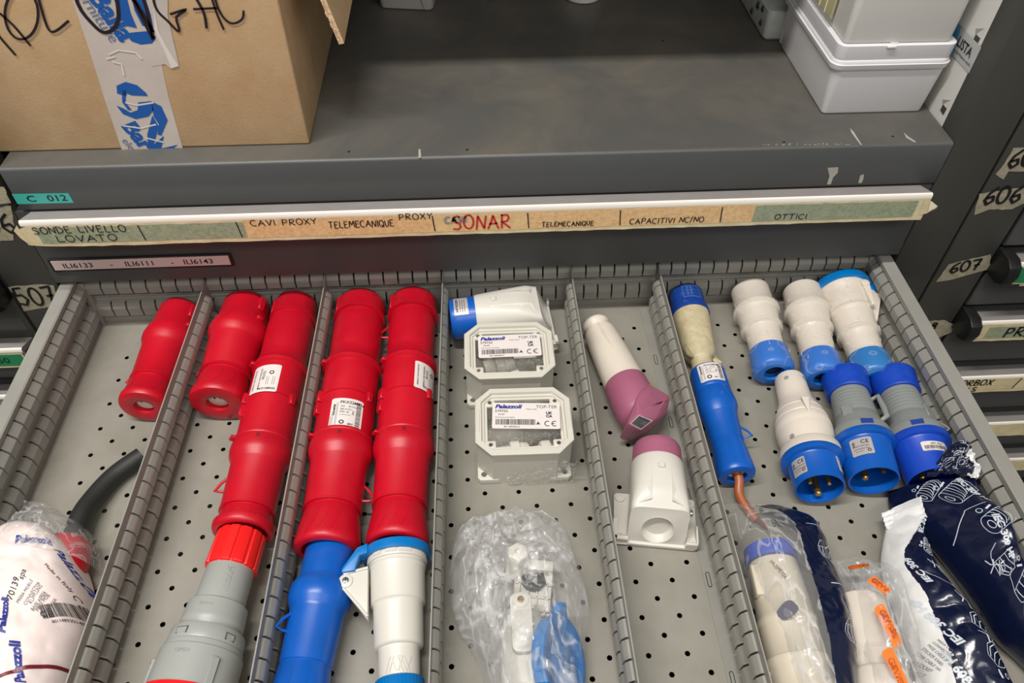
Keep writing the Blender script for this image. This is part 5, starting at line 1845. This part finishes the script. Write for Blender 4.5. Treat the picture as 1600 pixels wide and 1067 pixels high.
# its gathered crumpled mouth with a white patch
def crumple(u, v):
    cl = [at(1440, 752, 2, 34), at(1462, 720, 2, 54), at(1482, 700, 2, 66), at(1500, 694, 2, 66)]
    cr = [at(1522, 752, 2, 52), at(1528, 735, 2, 60), at(1520, 714, 2, 66), at(1512, 700, 2, 66)]
    a, b = crom(cl, u), crom(cr, u)
    p = a.lerp(b, v)
    k = max(0, 1 - abs(2 * v - 1) ** 2.4) ** .5
    q = V((p.x * .16, p.y * .16, 3.1))
    p.z += 13 * k * (1 - .4 * u) + noise.noise(q) * 6 * k + (abs(noise.noise(q * 2.1)) - .2) * 7
    p.x += noise.noise(q * 1.7 + V((9, 0, 0))) * 3
    p.y += noise.noise(q * 1.7 + V((0, 9, 0))) * 3
    return p
mb = MB()
mb.grid(crumple, 46, 54, 0, lambda u, v: 2 if (v > .72 + .12 * math.sin(u * 9) and u < .85) else 0)
cm = lambda u0, v0, s=.011: (lambda x, y: crumple(min(max(u0 - y * s, 0), 1), min(max(v0 + x * s, 0), 1)) + V((0, 0, 1.0)))
for (a, b) in ((.2, .25), (.45, .35), (.6, .5), (.3, .5), (.75, .3)):
    icon(mb, cm(a, b), .8, 2 if a > .5 else 1, 1, w=.6)
mb.text('EC', 6, cm(.52, .66), 1, bold=.04)
mb.text('HP', 7, cm(.2, .62), 1, bold=.04)
mouth = mb.build('gathered_mouth', [M_NAVY, M_PRINTW, M_FOILW], bag2, sharp=180)
tag(mouth, 'crumpled mouth with a white patch')

# ---- clear bag with navy stripe, beige and blue connector inside
fr = Fr(at(1204, 870, 2, 28), at(1262, 1100, 2, 28))
root = thing('bagged_connector', 'beige connector with a blue collar, inside the bag with a navy stripe', 'connector', (735, -400, 0))
pf = [(0, 0), (0, 15), (8, 19), (8, 21.5), (30, 23), (58, 24.4), (60, 25.8), (64, 25.8), (66, 24.8), (92, 25.4), (94, 27), (99, 27), (101, 25.6), (124, 26), (126, 27.6), (131, 27.6), (133, 26.4), (200, 27), (200, 0)]
mb = MB().lathe(fr, pf)
mb.box(-14, 14, -12, 12, -4, 6, 0, 2, 2, fn=lambda q: fr.local(-21 + q.y * .35, 9 + q.z, 28 + q.x))
for t in (104, 114):
    mb.box(-4, 4, -1.2, 1.2, 0, 7, 0, .6, 1, fn=lambda q: fr.p(t + q.x * .4, 24 + q.z, R(-86) + q.y / 24))
tag(mb.build('connector_body', mat('cream_plastic', (208, 198, 178), .45, bump=.04), root), 'cream body')
mb = MB().lathe(fr, [(-9, 0), (-9, 19), (-7, 22.6), (4, 23.4), (6, 22), (6, 18)])
tag(mb.build('collar', M_BLUE3, root), 'blue collar')
pl = Pillow([(1128, 790, 12), (1140, 840, 12), (1153, 885, 16), (1170, 930, 18), (1190, 985, 18), (1205, 1035, 18), (1222, 1100, 18)],
            [(1196, 786, 8), (1262, 822, 4), (1282, 862, 4), (1296, 910, 4), (1316, 965, 4), (1324, 1020, 5), (1328, 1100, 6)],
            [3, 34, 50, 52, 52, 52, 50], seed=8, amp=2.6, freq=.04, flat=3.2)
def stripe(u, v):
    return 1 if (v > .53 + .04 * math.sin(u * 5 + 1) and u > .05) else 0
mb = MB()
pl.mesh(mb, 110, 80, stripe, bottom=False)
for (u, v, pts) in ((.3, .84, [(-14, 4), (0, 1), (12, -6)]), (.6, .84, [(-12, 0), (12, -1)])):
    mb.line(pts, .7, pl.surf(u, v, 0), 2)
for (u, v, a, k, kd) in ((.42, .86, -60, .7, 2), (.45, .78, 0, .7, 1), (.74, .88, -50, .8, 2), (.83, .84, 0, .9, 1), (.87, .92, -60, .8, 2), (.2, .93, -60, .7, 1)):
    icon(mb, pl.surf(u, v, a), k, kd, 2, w=.5)
mb.text('HAZEMEYER', 3.6, pl.surf(*uv_of(1213, 890), -72, 1.0), 3, center=True)
f3 = pl.surf(*uv_of(1234, 955), 0, 1.0)
mb.add([f3(x * (1 + .12 * math.sin(5 * i)), y) for i, (x, y) in enumerate(arc(0, 0, 7, 6.5, 0, 342, 19))], [tuple(range(20))], 4)
for i in range(3):
    mb.text(('C E', 'IMQ', 'X 25')[i], 4, pl.surf(.23 + .02 * i, .36, -10, 1.0), 3, center=True)
o = mb.build('striped_bag', [M_FILM4, M_NAVY, M_PRINTW, M_INK, mat('grey_print', (112, 110, 124), .4)], sharp=180, origin=(735, -400, 0))
tag(o, 'clear bag with a navy printed stripe, right of the rightmost divider', 'bag')

# ---- small clear bag with orange print
fr = Fr(at(1342, 935, 2, 23), at(1385, 1110, 2, 24))
root = thing('bagged_plug', 'off-white ribbed plug inside the orange-printed clear bag', 'plug', (800, -400, 0))
mb = MB().lathe(fr, [(0, 0), (0, 18), (1.5, 20.6), (4, 21.4), (46, 20.4), (48, 18.6), (49, 17.6), (62, 17.8), (63.5, 21), (66, 22.4), (84, 23), (86, 21.8), (88, 22.6), (120, 24), (160, 24), (160, 0)])
mb.box(-5, 5, -3, 3, 0, 8, 0, 1, fn=lambda q: fr.p(98 + q.x, 21 + q.z, R(-66) + q.y / 22))
tag(mb.build('plug_body', M_OFFW, root), 'off-white body')
pl = Pillow([(1286, 876, 6), (1298, 905, 6), (1308, 940, 8), (1318, 985, 8), (1326, 1030, 8), (1338, 1100, 8)],
            [(1352, 872, 10), (1378, 890, 14), (1392, 920, 14), (1408, 975, 12), (1418, 1020, 10), (1428, 1100, 10)],
            [3, 22, 44, 48, 48, 48], seed=11, amp=2.6, freq=.06, flat=4)
mb = MB()
pl.mesh(mb, 70, 50)
for (u, v, a, w_, h_) in ((*uv_of(1340, 886), -15, 14, 7), (*uv_of(1374, 912), -58, 20, 8), (*uv_of(1388, 972), -74, 33, 8), (*uv_of(1400, 1056), -76, 36, 8)):
    g = pl.surf(u, v, a, .8)
    mb.add([g(x, y) for x, y in rr(w_, h_, 2.8, 4)], [tuple(range(24))], 1)
    g = pl.surf(u, v, a, 1.3)
    mb.text('GEWISS' if w_ > 20 else 'GEW', 6, g, 2, v=-2.2, center=True, bold=.03, sx=1.15)
o = mb.build('printed_bag', [M_FILM4, M_ORINK, mat('dark_orange_print', (186, 88, 28), .5)], sharp=180, origin=(800, -400, 0))
tag(o, 'small clear bag printed with orange capsules, between the striped and foil bags', 'bag')

# ---- hinged socket in a crumpled clear bag
root = thing('hinged_socket', 'white hinged socket with azure lid and hex nut, inside the crumpled clear bag', 'socket', (490, -400, 0))
def P4(px, py, z):
    return at(px, py, 2, z)
c = P4(809, 872, 30)
mb = MB().lathe(Fr(c - V((0, 6, 14)), c + V((0, 0, 14))), [(0, 0), (0, 12), (2, 13.2), (12, 13), (16, 11.6), (24, 11), (28, 10), (29, 8.6), (29, 3.4), (28, 3), (26, 3), (26, 0)], n=6)
tag(mb.build('hex_nut', M_PALE, root, sharp=25), 'translucent white hex nut')
mb = MB().lathe(Fr(c + V((0, 0, 12)), c + V((0, 0, 15.6))), [(0, 3.2), (2.2, 3.0), (2.4, 1.2), (1.6, 0)], n=14)
mb.build('screw', M_BRASS, root)
O = P4(832, 925, 14)
mb = MB()
def T4(q):
    return O + Matrix.Rotation(R(-9), 3, 'Z') @ V(q)
mb.box(-17, 17, -24, 22, -8, 6, 0, 1.5, fn=T4)
mb.box(-19, 17, 14, 24, -4, 16, 0, 1.5, fn=T4)
for x in (-12, -4, 4, 12):
    mb.box(x - .8, x + .8, -24, 8, 5, 9, 0, .3, 1, fn=T4)
for y in (-20, -8, 4):
    mb.box(-16, 16, y - .8, y + .8, 5, 9, 0, .3, 1, fn=T4)
tag(mb.build('ribbed_plate', M_WHITE, root), 'white ribbed plate')
mb = MB()
mb.prism([(-11, 4), (-9, 13), (-4, 13), (-3, 9), (3, 9), (4, 13), (9, 13), (11, 4), (5, -3), (-5, -3)], 8, 13, 0, fn=T4)
mb.build('clamp_opening', M_DARK, root)
fr = Fr(P4(816, 952, 26), P4(826, 1120, 28))
mb = MB().lathe(fr, [(0, 0), (0, 10), (3, 15), (20, 19), (60, 21), (150, 21), (150, 0)])
mb.prism(rr(18, 50, 6, 4), 20, 27, 0, 1, fn=lambda q: fr.local(q.x - 2, q.z, q.y + 22))
mb.lathe(Fr(fr.local(-2, 26, 4), fr.local(-2, 30, 4), (0, 1, 0)), [(0, 7), (2, 6.6), (2.4, 4), (2.4, 0)], n=20)
tag(mb.build('socket_shell', M_WHITE, root), 'white rounded shell')
mb = MB().lathe(Fr(fr.local(-2, 28.2, 4), fr.local(-2, 30, 4), (0, 1, 0)), [(0, 3), (1.2, 2.8), (1.4, 1), (1, 0)], n=14)
mb.build('screw', M_BRASS, root)
mb = MB()
ctr = P4(874, 1034, 40)
fr5 = Fr(ctr, ctr + V((10, -1.5, 7)), (0, 1, 0))
mb.lathe(fr5, [(-7, 0), (-7, 31), (-5, 33), (4, 33.6), (5.4, 32.4), (5.6, 27), (4.4, 25), (4.2, 14), (5, 12), (5, 0)], n=60, rf=lambda t, r, a: r * (1 + .1 * math.cos(a) ** 2))
mb.prism([(-10, 30), (8, 30), (2, 48), (-6, 50)], -6, 3, 0, 1, fn=lambda q: fr5.local(q.x, q.y, q.z))
tag(mb.build('flip_lid', M_BLUE2, root), 'azure round lid')
pl = Pillow([(740, 806, 4), (716, 830, 4), (704, 880, 4), (703, 930, 8), (716, 985, 8), (742, 1030, 6), (760, 1110, 6)],
            [(848, 796, 4), (882, 825, 4), (896, 870, 6), (914, 920, 8), (920, 965, 8), (914, 1010, 8), (916, 1110, 8)],
            [4, 26, 50, 64, 68, 70, 70], seed=14, amp=13, freq=.03, flat=2.0, fine=.5)
mb = MB()
pl.mesh(mb, 110, 90)
o = mb.build('clear_bag', M_FILM3, sharp=22, origin=(490, -400, 0))
tag(o, 'crumpled clear plastic bag in front of the clear-windowed boxes', 'bag')
# inner fold of the same bag, bunched on the left
p6 = Pillow([(722, 850, 6), (712, 900, 10), (720, 960, 14), (748, 1040, 14), (765, 1110, 14)],
            [(800, 820, 20), (800, 880, 30), (806, 960, 34), (812, 1040, 36), (815, 1110, 36)],
            [6, 26, 32, 34, 32], seed=21, amp=10, freq=.05, fine=.6)
mb = MB()
p6.mesh(mb, 60, 40, bottom=False)
mb.build('bunched_fold', M_FILM3, o, sharp=22)

# ---- pinkish printed bag in the leftmost compartment, red plug and black cable
fr = Fr(at(110, 842, 2, 24), at(50, 1010, 2, 24))
root = thing('bagged_red_plug', 'red plug on a thick black cable, inside the pinkish printed bag', 'plug', (60, -380, 0))
mb = MB().lathe(fr, [(0, 0), (0, 12), (2, 17), (8, 21), (18, 23), (40, 23.5), (90, 22), (90, 0)])
tag(mb.build('plug_body', M_RED, root), 'red plug body')
mb = MB()
cp = [fr.p(6, 0, 0) + V((2, 0, -2)), at(126, 808, 2, 20), at(148, 776, 2, 14), at(180, 742, 2, 10.5), at(222, 712, 2, 10.5)]
cq = [crom(cp, i / 18) for i in range(19)]
mb.tube(cq, 9.6, n=20)
tag(mb.build('cable', M_CABLE, root), 'thick black cable')
pl = Pillow([(62, 826, 12), (28, 838, 10), (0, 862, 8), (-30, 910, 8), (-50, 980, 8), (-60, 1100, 8)],
            [(88, 838, 34), (122, 868, 22), (142, 905, 12), (150, 950, 10), (140, 1010, 10), (110, 1100, 10)],
            [14, 42, 54, 56, 54, 50], seed=17, amp=3.0, freq=.03, flat=2.8)
mb = MB()
pl.mesh(mb, 90, 70)
def tx(px, py, s, ang, size, mi, **k):
    u, v = uv_of(px, py)
    return mb.text(s, size, pl.surf(u, v, ang, .8), mi, center=True, **k)


tx(52, 845, 'Palazzoli', 22, 10, 1, bold=.045, shear=.2)
tx(108, 890, 'Palazzoli', -56, 10, 1, bold=.025, shear=.2)
tx(12, 962, 'Palazzoli', 98, 8.5, 1, bold=.045, shear=.2)
tx(34, 1034, 'Palazzoli', 110, 9.5, 1, bold=.045, shear=.2)
tx(26, 920, '70139', 80, 8, 2)
tx(36, 902, 'spa', 80, 7, 2)
tx(90, 905, 'Made in Italy', -36, 4.5, 2)
for i in range(6):
    tx(44 + i * 7, 922 + i * 5, ('PRESA MOBILE', 'CONNECTOR', 'KUPPLUNG', 'BASE AEREA', 'PRISE MOB.', 'IP44 16A')[i], 68, 3.6, 3)
tx(76, 961, 'C E', 25, 6, 2)
g = pl.surf(*uv_of(95, 952), 32, .8)
mb.bars(-15, 15, -4, 5, g, 2, n=30, seed=6)
mb.text('8011489301457', 2.9, g, 2, v=-7.6, center=True, sx=1.1)
tx(116, 940, 'C E', -60, 6, 2)
o = mb.build('printed_bag', [M_PAPERP, M_BLUEINK, M_INK, M_GREY_INK], sharp=180, origin=(60, -380, 0))
tag(o, 'pinkish white bag with blue lettering in the leftmost compartment', 'bag')
p7 = Pillow([(36, 782, 14), (32, 812, 10), (20, 850, 10), (10, 900, 10)], [(84, 792, 6), (112, 815, 8), (148, 840, 10), (162, 900, 8)], [3, 20, 52, 58], seed=30, amp=5, freq=.07)
mb = MB()
p7.mesh(mb, 44, 44, bottom=False)
mb.build('clear_flap', M_FILM, o, sharp=25)
mb = MB()
mb.line([(-30, -12), (-14, -4), (4, 4), (22, 10)], 2.6, pl.surf(*uv_of(76, 1046), 0, 1.0), 0)
mb.build('dark_red_stripe', mat('dark_red_stripe', (116, 28, 44), .4), o, smooth=False)

# =================================================================== THINGS ON THE SHELF
# ---- cardboard carton
CB = thing('cardboard_box', 'brown cardboard carton with blue-printed packing tape and black handwriting, on the shelf', 'box', (130, 140, ZS))
cx0, cx1, cy0, cy1, cz0, cz1 = -22.0, 285.0, 19.0, 262.0, ZS + .3, 520.0
mb = MB()
def carton(q):
    # slight bulge of the front and right wall
    t = (q.z - cz0) / (cz1 - cz0)
    b = math.sin(pi * t) * 3
    return V((q.x + (b if q.x > 200 else 0), q.y, q.z))
mb.box(cx0, cx1, cy0, cy1, cz0, cz1, 0, 2.0, 3)
mb.line([(cx1 - 26, 0), (cx1, 0)], .1, lambda u, v: V((u, cy0, cz0)))
body = mb.build('carton_wall', M_CARD, CB)
# side flap hanging on the right
mb = MB()
a, b = V((cx1 + 1, 36, 505)), V((328, 38, 327))
d = (b - a).normalized()
nn = V((d.z, 0, -d.x)) * -1
th = 5.0
q = []
for y0_, y1_ in ((36, 250),):
    q = [a, b, b + nn * th, a + nn * th]
    q2 = [p + V((0, y1_ - y0_, 0)) for p in q]
    mb.add(q + q2, [(0, 1, 5, 4), (2, 3, 7, 6), (3, 0, 4, 7), (4, 5, 6, 7)], 0)
    mb.add(q + q2, [(0, 3, 2, 1), (1, 2, 6, 5)], 1)
# torn corrugation along the front edge
for i in range(34):
    t = i / 34
    p = a.lerp(b, t) + nn * random.uniform(.3, th - .3) + V((0, -random.uniform(0, 1.8), 0))
    mb.tube([p, p + d * 4 + nn * random.uniform(-.6, .6)], .8, 1, n=5)
mb.build('open_flap', [M_CARD, M_CARDE], CB, smooth=False)
CY = cy0
def cb(px, py, e=.3):
    return at(px, py, 1, CY - e)
# packing tape down the front
mb = MB()
L_ = [(100, -30), (113, 0), (140, 80), (165, 160), (191, 236)]
R_ = [(222, -30), (233, 0), (246, 70), (263, 150), (286, 233)]
vs = [cb(*p) for p in L_] + [cb(*p) for p in R_]
mb.add(vs, [(i, i + 1, 6 + i, 5 + i) for i in range(4)], 0)
mb.add([cb(a, b, .5) for a, b in ((214, -5), (262, -5), (262, 25), (280, 104), (266, 107), (258, 100), (238, 104), (214, 70))], [tuple(range(8))], 0)
mb.add([cb(a, b, .8) for a, b in ((240, 12), (248, 50), (262, 76), (279, 103), (268, 107), (256, 78), (242, 50))], [tuple(range(7))], 2)
for pts in ([(170, 85), (185, 78), (212, 82), (222, 92)], [(176, 96), (190, 100), (194, 118)], [(196, 160), (214, 164), (240, 160)], [(192, 196), (220, 200), (244, 194)], [(228, 215), (256, 222)], [(166, 92), (180, 88)]):
    mb.line([(cb(*p).x, cb(*p).z) for p in pts], 1.6, lambda u, v: V((u, CY - .75, v)), 2)
# print on the tape: swoosh discs and lettering running down
def sw(pts, mi=1, e=.6):
    mb.add([cb(a, b, e) for a, b in pts], [tuple(range(len(pts)))], mi)
sw([(182, 134), (196, 128), (214, 133), (228, 145), (231, 150), (206, 149), (198, 146), (197, 150), (183, 146)])
sw([(190, 140), (197, 141), (196, 160), (206, 172), (200, 172), (191, 160)])
sw([(182, 165), (192, 178), (212, 186), (232, 182), (240, 172), (236, 158), (216, 160), (215, 172), (204, 176), (194, 170)])
sw([(236, 158), (252, 166), (262, 188), (252, 212), (246, 210), (248, 194), (240, 182)])
sw([(238, 180), (248, 198), (240, 226), (256, 212), (252, 232), (278, 226), (268, 234), (232, 236), (230, 210)])
sw([(196, 52), (214, 50), (236, 48), (244, 58), (238, 68), (220, 70), (205, 64)])
sw([(174, -12), (196, -12), (204, 20), (214, 44), (196, 40), (184, 16)])
sw([(204, -12), (224, -12), (236, 24), (240, 46), (222, 40), (210, 16)])
def rot_text(s, px, py, size, ang, mi, **k):
    o_ = cb(px, py, .65)
    c_, s_ = math.cos(R(ang)), math.sin(R(ang))
    mb.text(s, size, lambda u, v: V((o_.x + u * c_ - v * s_, o_.y, o_.z + u * s_ + v * c_)), mi, **k)
rot_text('forniture', 113, -18, 14, -74, 3)
rot_text('Balla', 135, -8, 24, -72, 1, bold=.04)
rot_text('Bar', 189, 196, 22, -70, 1, bold=.04)
rot_text('elettr', 189, 219, 11, -70, 3)
mb.build('packing_tape', [M_PTAPE, M_LOGO, mat('tape_crease', (226, 220, 214), .25), mat('pale_logo', (110, 126, 156), .4)], CB, smooth=False)
# marker writing
mb = MB()
def st(pts, w=2.6):
    if len(pts) < 14:
        Q_ = [V((p[0], p[1], 0)) for p in pts]
        pts = [tuple(crom(Q_, i / 24)[:2]) for i in range(25)]
    mb.line([(cb(*p).x, cb(*p).z) for p in pts], w, lambda u, v: V((u, CY - .95, v)), 0, sub=2)
st([(-12, 42), (4, 62), (25, 86)], 2.2)
st([(0, 20), (22, 40), (48, 71)], 2.2)
st([(-14, 12), (0, 20)], 2.2)
st(arc(34, 22, 26, 39, 60, 420, 26), 2.2)
st([(55, -30), (64, 10), (80, 49), (108, 32)], 2.2)
st([(112, -30), (124, 10), (146, 38), (162, 50), (176, 46), (185, 30), (183, 0), (176, -30)], 3.2)
st([(196, -25), (214, 10), (240, 62)], 3.4)
st([(198, -20), (222, 18), (240, 50)], 3.0)
st([(240, 60), (228, 10), (216, -25)], 3.0)
st([(246, -20), (240, -4), (246, 16), (262, 32), (278, 48), (280, 44), (276, 26), (292, 14), (266, 22)], 2.2)
st([(300, -14), (318, 18), (323, 44)], 2.4)
st([(302, 14), (340, 12)], 2.0)
st([(326, -20), (338, 18), (350, 46)], 2.0)
st([(342, -30), (336, -6), (346, 22), (362, 36), (378, 30), (381, 16)], 2.0)
mb.build('marker_writing', mat('marker_ink', (34, 22, 30), .5), body, smooth=False)

# ---- lidded white boxes at the right
def rbox(mb, x0, x1, y0, y1, z0, z1, r0, r1, taper, mi=0, n=6, bev=2.0):
    """upright rounded box, narrower at the bottom by taper"""
    def ring(z, e, r):
        return [V((p[0], p[1], z)) for p in rr(x1 - x0 - 2 * e, y1 - y0 - 2 * e, max(r - e, 1.5), n, (x0 + x1) / 2, (y0 + y1) / 2)]
    h = z1 - z0
    mb.loft([ring(z0, taper + bev, r0), ring(z0 + .5 * bev, taper + .3 * bev, r0), ring(z0 + bev * 1.4, taper, r0), ring(z1 - .4 * bev, 0, r1), ring(z1 - .1 * bev, .3 * bev, r1), ring(z1, bev, r1)], mi)


b = thing('white_box', 'glossy white lidded box standing on the shelf, bottom of the stack', 'box', (880, 130, ZS))
mb = MB()
rbox(mb, 819, 938, 44, 206, ZS + .2, 287, 10, 10, 5)
mb.build('box_body', M_WBOX, b)
mb = MB()
rbox(mb, 814.5, 940, 41, 210, 285, 292.5, 12, 12, 1, bev=1.6)
rbox(mb, 817, 938, 43, 208, 291, 296, 11, 11, -1, bev=1)
rbox(mb, 816.5, 938.5, 43, 208, 295, 312, 10, 10, .6, bev=2.2)
mb.box(864, 873, 40.6, 44, 309.5, 311.6, 0, .5)
mb.build('lid', M_WBOX, b)
mb = MB()
rbox(mb, 816.5, 934, 42, 206, 312.4, 420, 9, 10, 4, bev=1.5)
mb.box(868, 876, 45, 47, 311.8, 313, 0, .3)
o = mb.build('white_box', mat('box_white_warm', (220, 218, 212), .32))
tag(o, 'white box stacked on top of the lidded one, yellowish paper along its left side', 'box')
mb = MB()
mb.box(815.0, 817.6, 80, 160, 322, 420, 0, .5)
for y in (96, 112, 128, 144):
    mb.tube([(814.6, y, 322), (814.6, y + 2, 420)], .7, 1, n=6)
mb.build('yellow_paper', [mat('pale_yellow', (196, 188, 146), .6), mat('pale_yellow_light', (222, 216, 182), .6)], o)

# white flat pack in printed film behind the boxes
mb = MB()
rbox(mb, 806, 850, 214, 420, ZS + .3, 268, 8, 9, 1, bev=3)
pk = mb.build('film_pack', mat('pack_white', (196, 200, 196), .35, var=.06, vscale=120))
tag(pk, 'white pack in film with green clover prints, behind the white boxes', 'pack')
mb = MB()
def clover(y, z, s):
    for k in range(3):
        a = R(90 + 120 * k)
        c_ = (y + math.cos(a) * s * .5, z + math.sin(a) * s * .5)
        q = arc(c_[0], c_[1], s * .5, s * .42, 0, 330, 10)
        mb.add([(804.6, p[0], p[1]) for p in q], [tuple(range(len(q)))], 0)
    mb.line([(y, z), (y + s * .2, z - s)], .8, lambda u, v: V((804.4, u, v)), 0)
for y, z, s in ((232, 247, 5), (254, 258, 6), (270, 244, 5), (292, 259, 6), (236, 262, 5), (318, 248, 5)):
    clover(y, z, s)
for i in range(24):
    y = 222 + i * 8
    mb.line([(y, 236), (y + random.uniform(-1, 1), 264)], .35, lambda u, v: V((804.9, u, v)), 1)
mb.build('clover_print', [M_CLOVER, mat('film_streak', (226, 228, 226), .3)], pk, smooth=False)
f = thing('white_tube', 'small white capped tube standing in the corner left of the stacked boxes', 'tube', (822, 208, ZS))
mb = MB().lathe(Fr((832, 209, ZS + .3), (832, 209, ZS + 70), (0, 1, 0)), [(0, 0), (0, 5.6), (1, 6.6), (3, 7), (60, 7), (60, 0)], n=28)
mb.build('tube_body', M_WBOX, f)
mb = MB().lathe(Fr((832, 209, ZS + 58), (832, 209, ZS + 80), (0, 1, 0)), [(0, 0), (0, 9), (1, 10), (18, 10), (20, 9), (20, 0)], n=28)
mb.build('tube_cap', M_WBOX, f)

# things at the very back of the shelf
o = thing('grey_housing', 'pale grey plastic housing deep on the shelf, cut by the top edge', 'housing', (377, 330, ZS))
mb = MB()
M5 = Matrix.Rotation(R(-8), 3, 'Z')
mb2 = MB()
def T5(q): return V((376, 345, 0)) + M5 @ V(q)
def ring5(z, e):
    return [T5((p[0], p[1], z)) for p in rr(74 - 2 * e, 62 - 2 * e, 7, 5)]
mb.loft([ring5(ZS + .3, 5), ring5(ZS + 2, 3), ring5(ZS + 30, 0), ring5(ZS + 60, -2)], 0)
mb.build('housing_body', mat('housing_grey', (168, 164, 160), .4), o)
mb = MB()
mb.line([(-14, 27), (14, 26), (19, 20), (24, 3)], .7, lambda u, v: T5((u, -31.2 + (27 - v) * .07 * 0 - .6 + .09 * (20 - v) * .6, ZS + v)), 0)
mb.build('moulding_line', mat('seam_shade', (98, 96, 94), .6), o, smooth=False)
o = thing('round_fitting', 'round white fitting with a small slot, deep on the shelf', 'fitting', (602, 346, ZS))
mb = MB().lathe(Fr((602, 347, ZS + .3), (602, 347, ZS + 40), (0, 1, 0)), [(0, 0), (0, 21), (1, 23.6), (4, 24.6), (40, 24), (40, 0)], n=40)
mb.build('fitting_body', M_WBOX, o)
mb = MB().box(598, 607, 321.4, 326, ZS + 8, ZS + 12, 0, .5)
mb.build('fitting_slot', M_INK, o)
mb = MB()
def cr(u, v):
    a = 2 * pi * v
    x = 466 + 24 * u
    y = 352 - 10 * u
    r = 9 + 4 * noise.noise(V((u * 6, math.cos(a), math.sin(a)))) 
    return V((x, y + r * math.cos(a), max(ZS + .5, ZS + 8 + r * .7 * math.sin(a))))
mb.grid(cr, 20, 24)
tag(mb.build('wrapped_scrap', M_FILM, sharp=20), 'small crumpled clear wrapping deep on the shelf, by the top edge', 'wrapping')
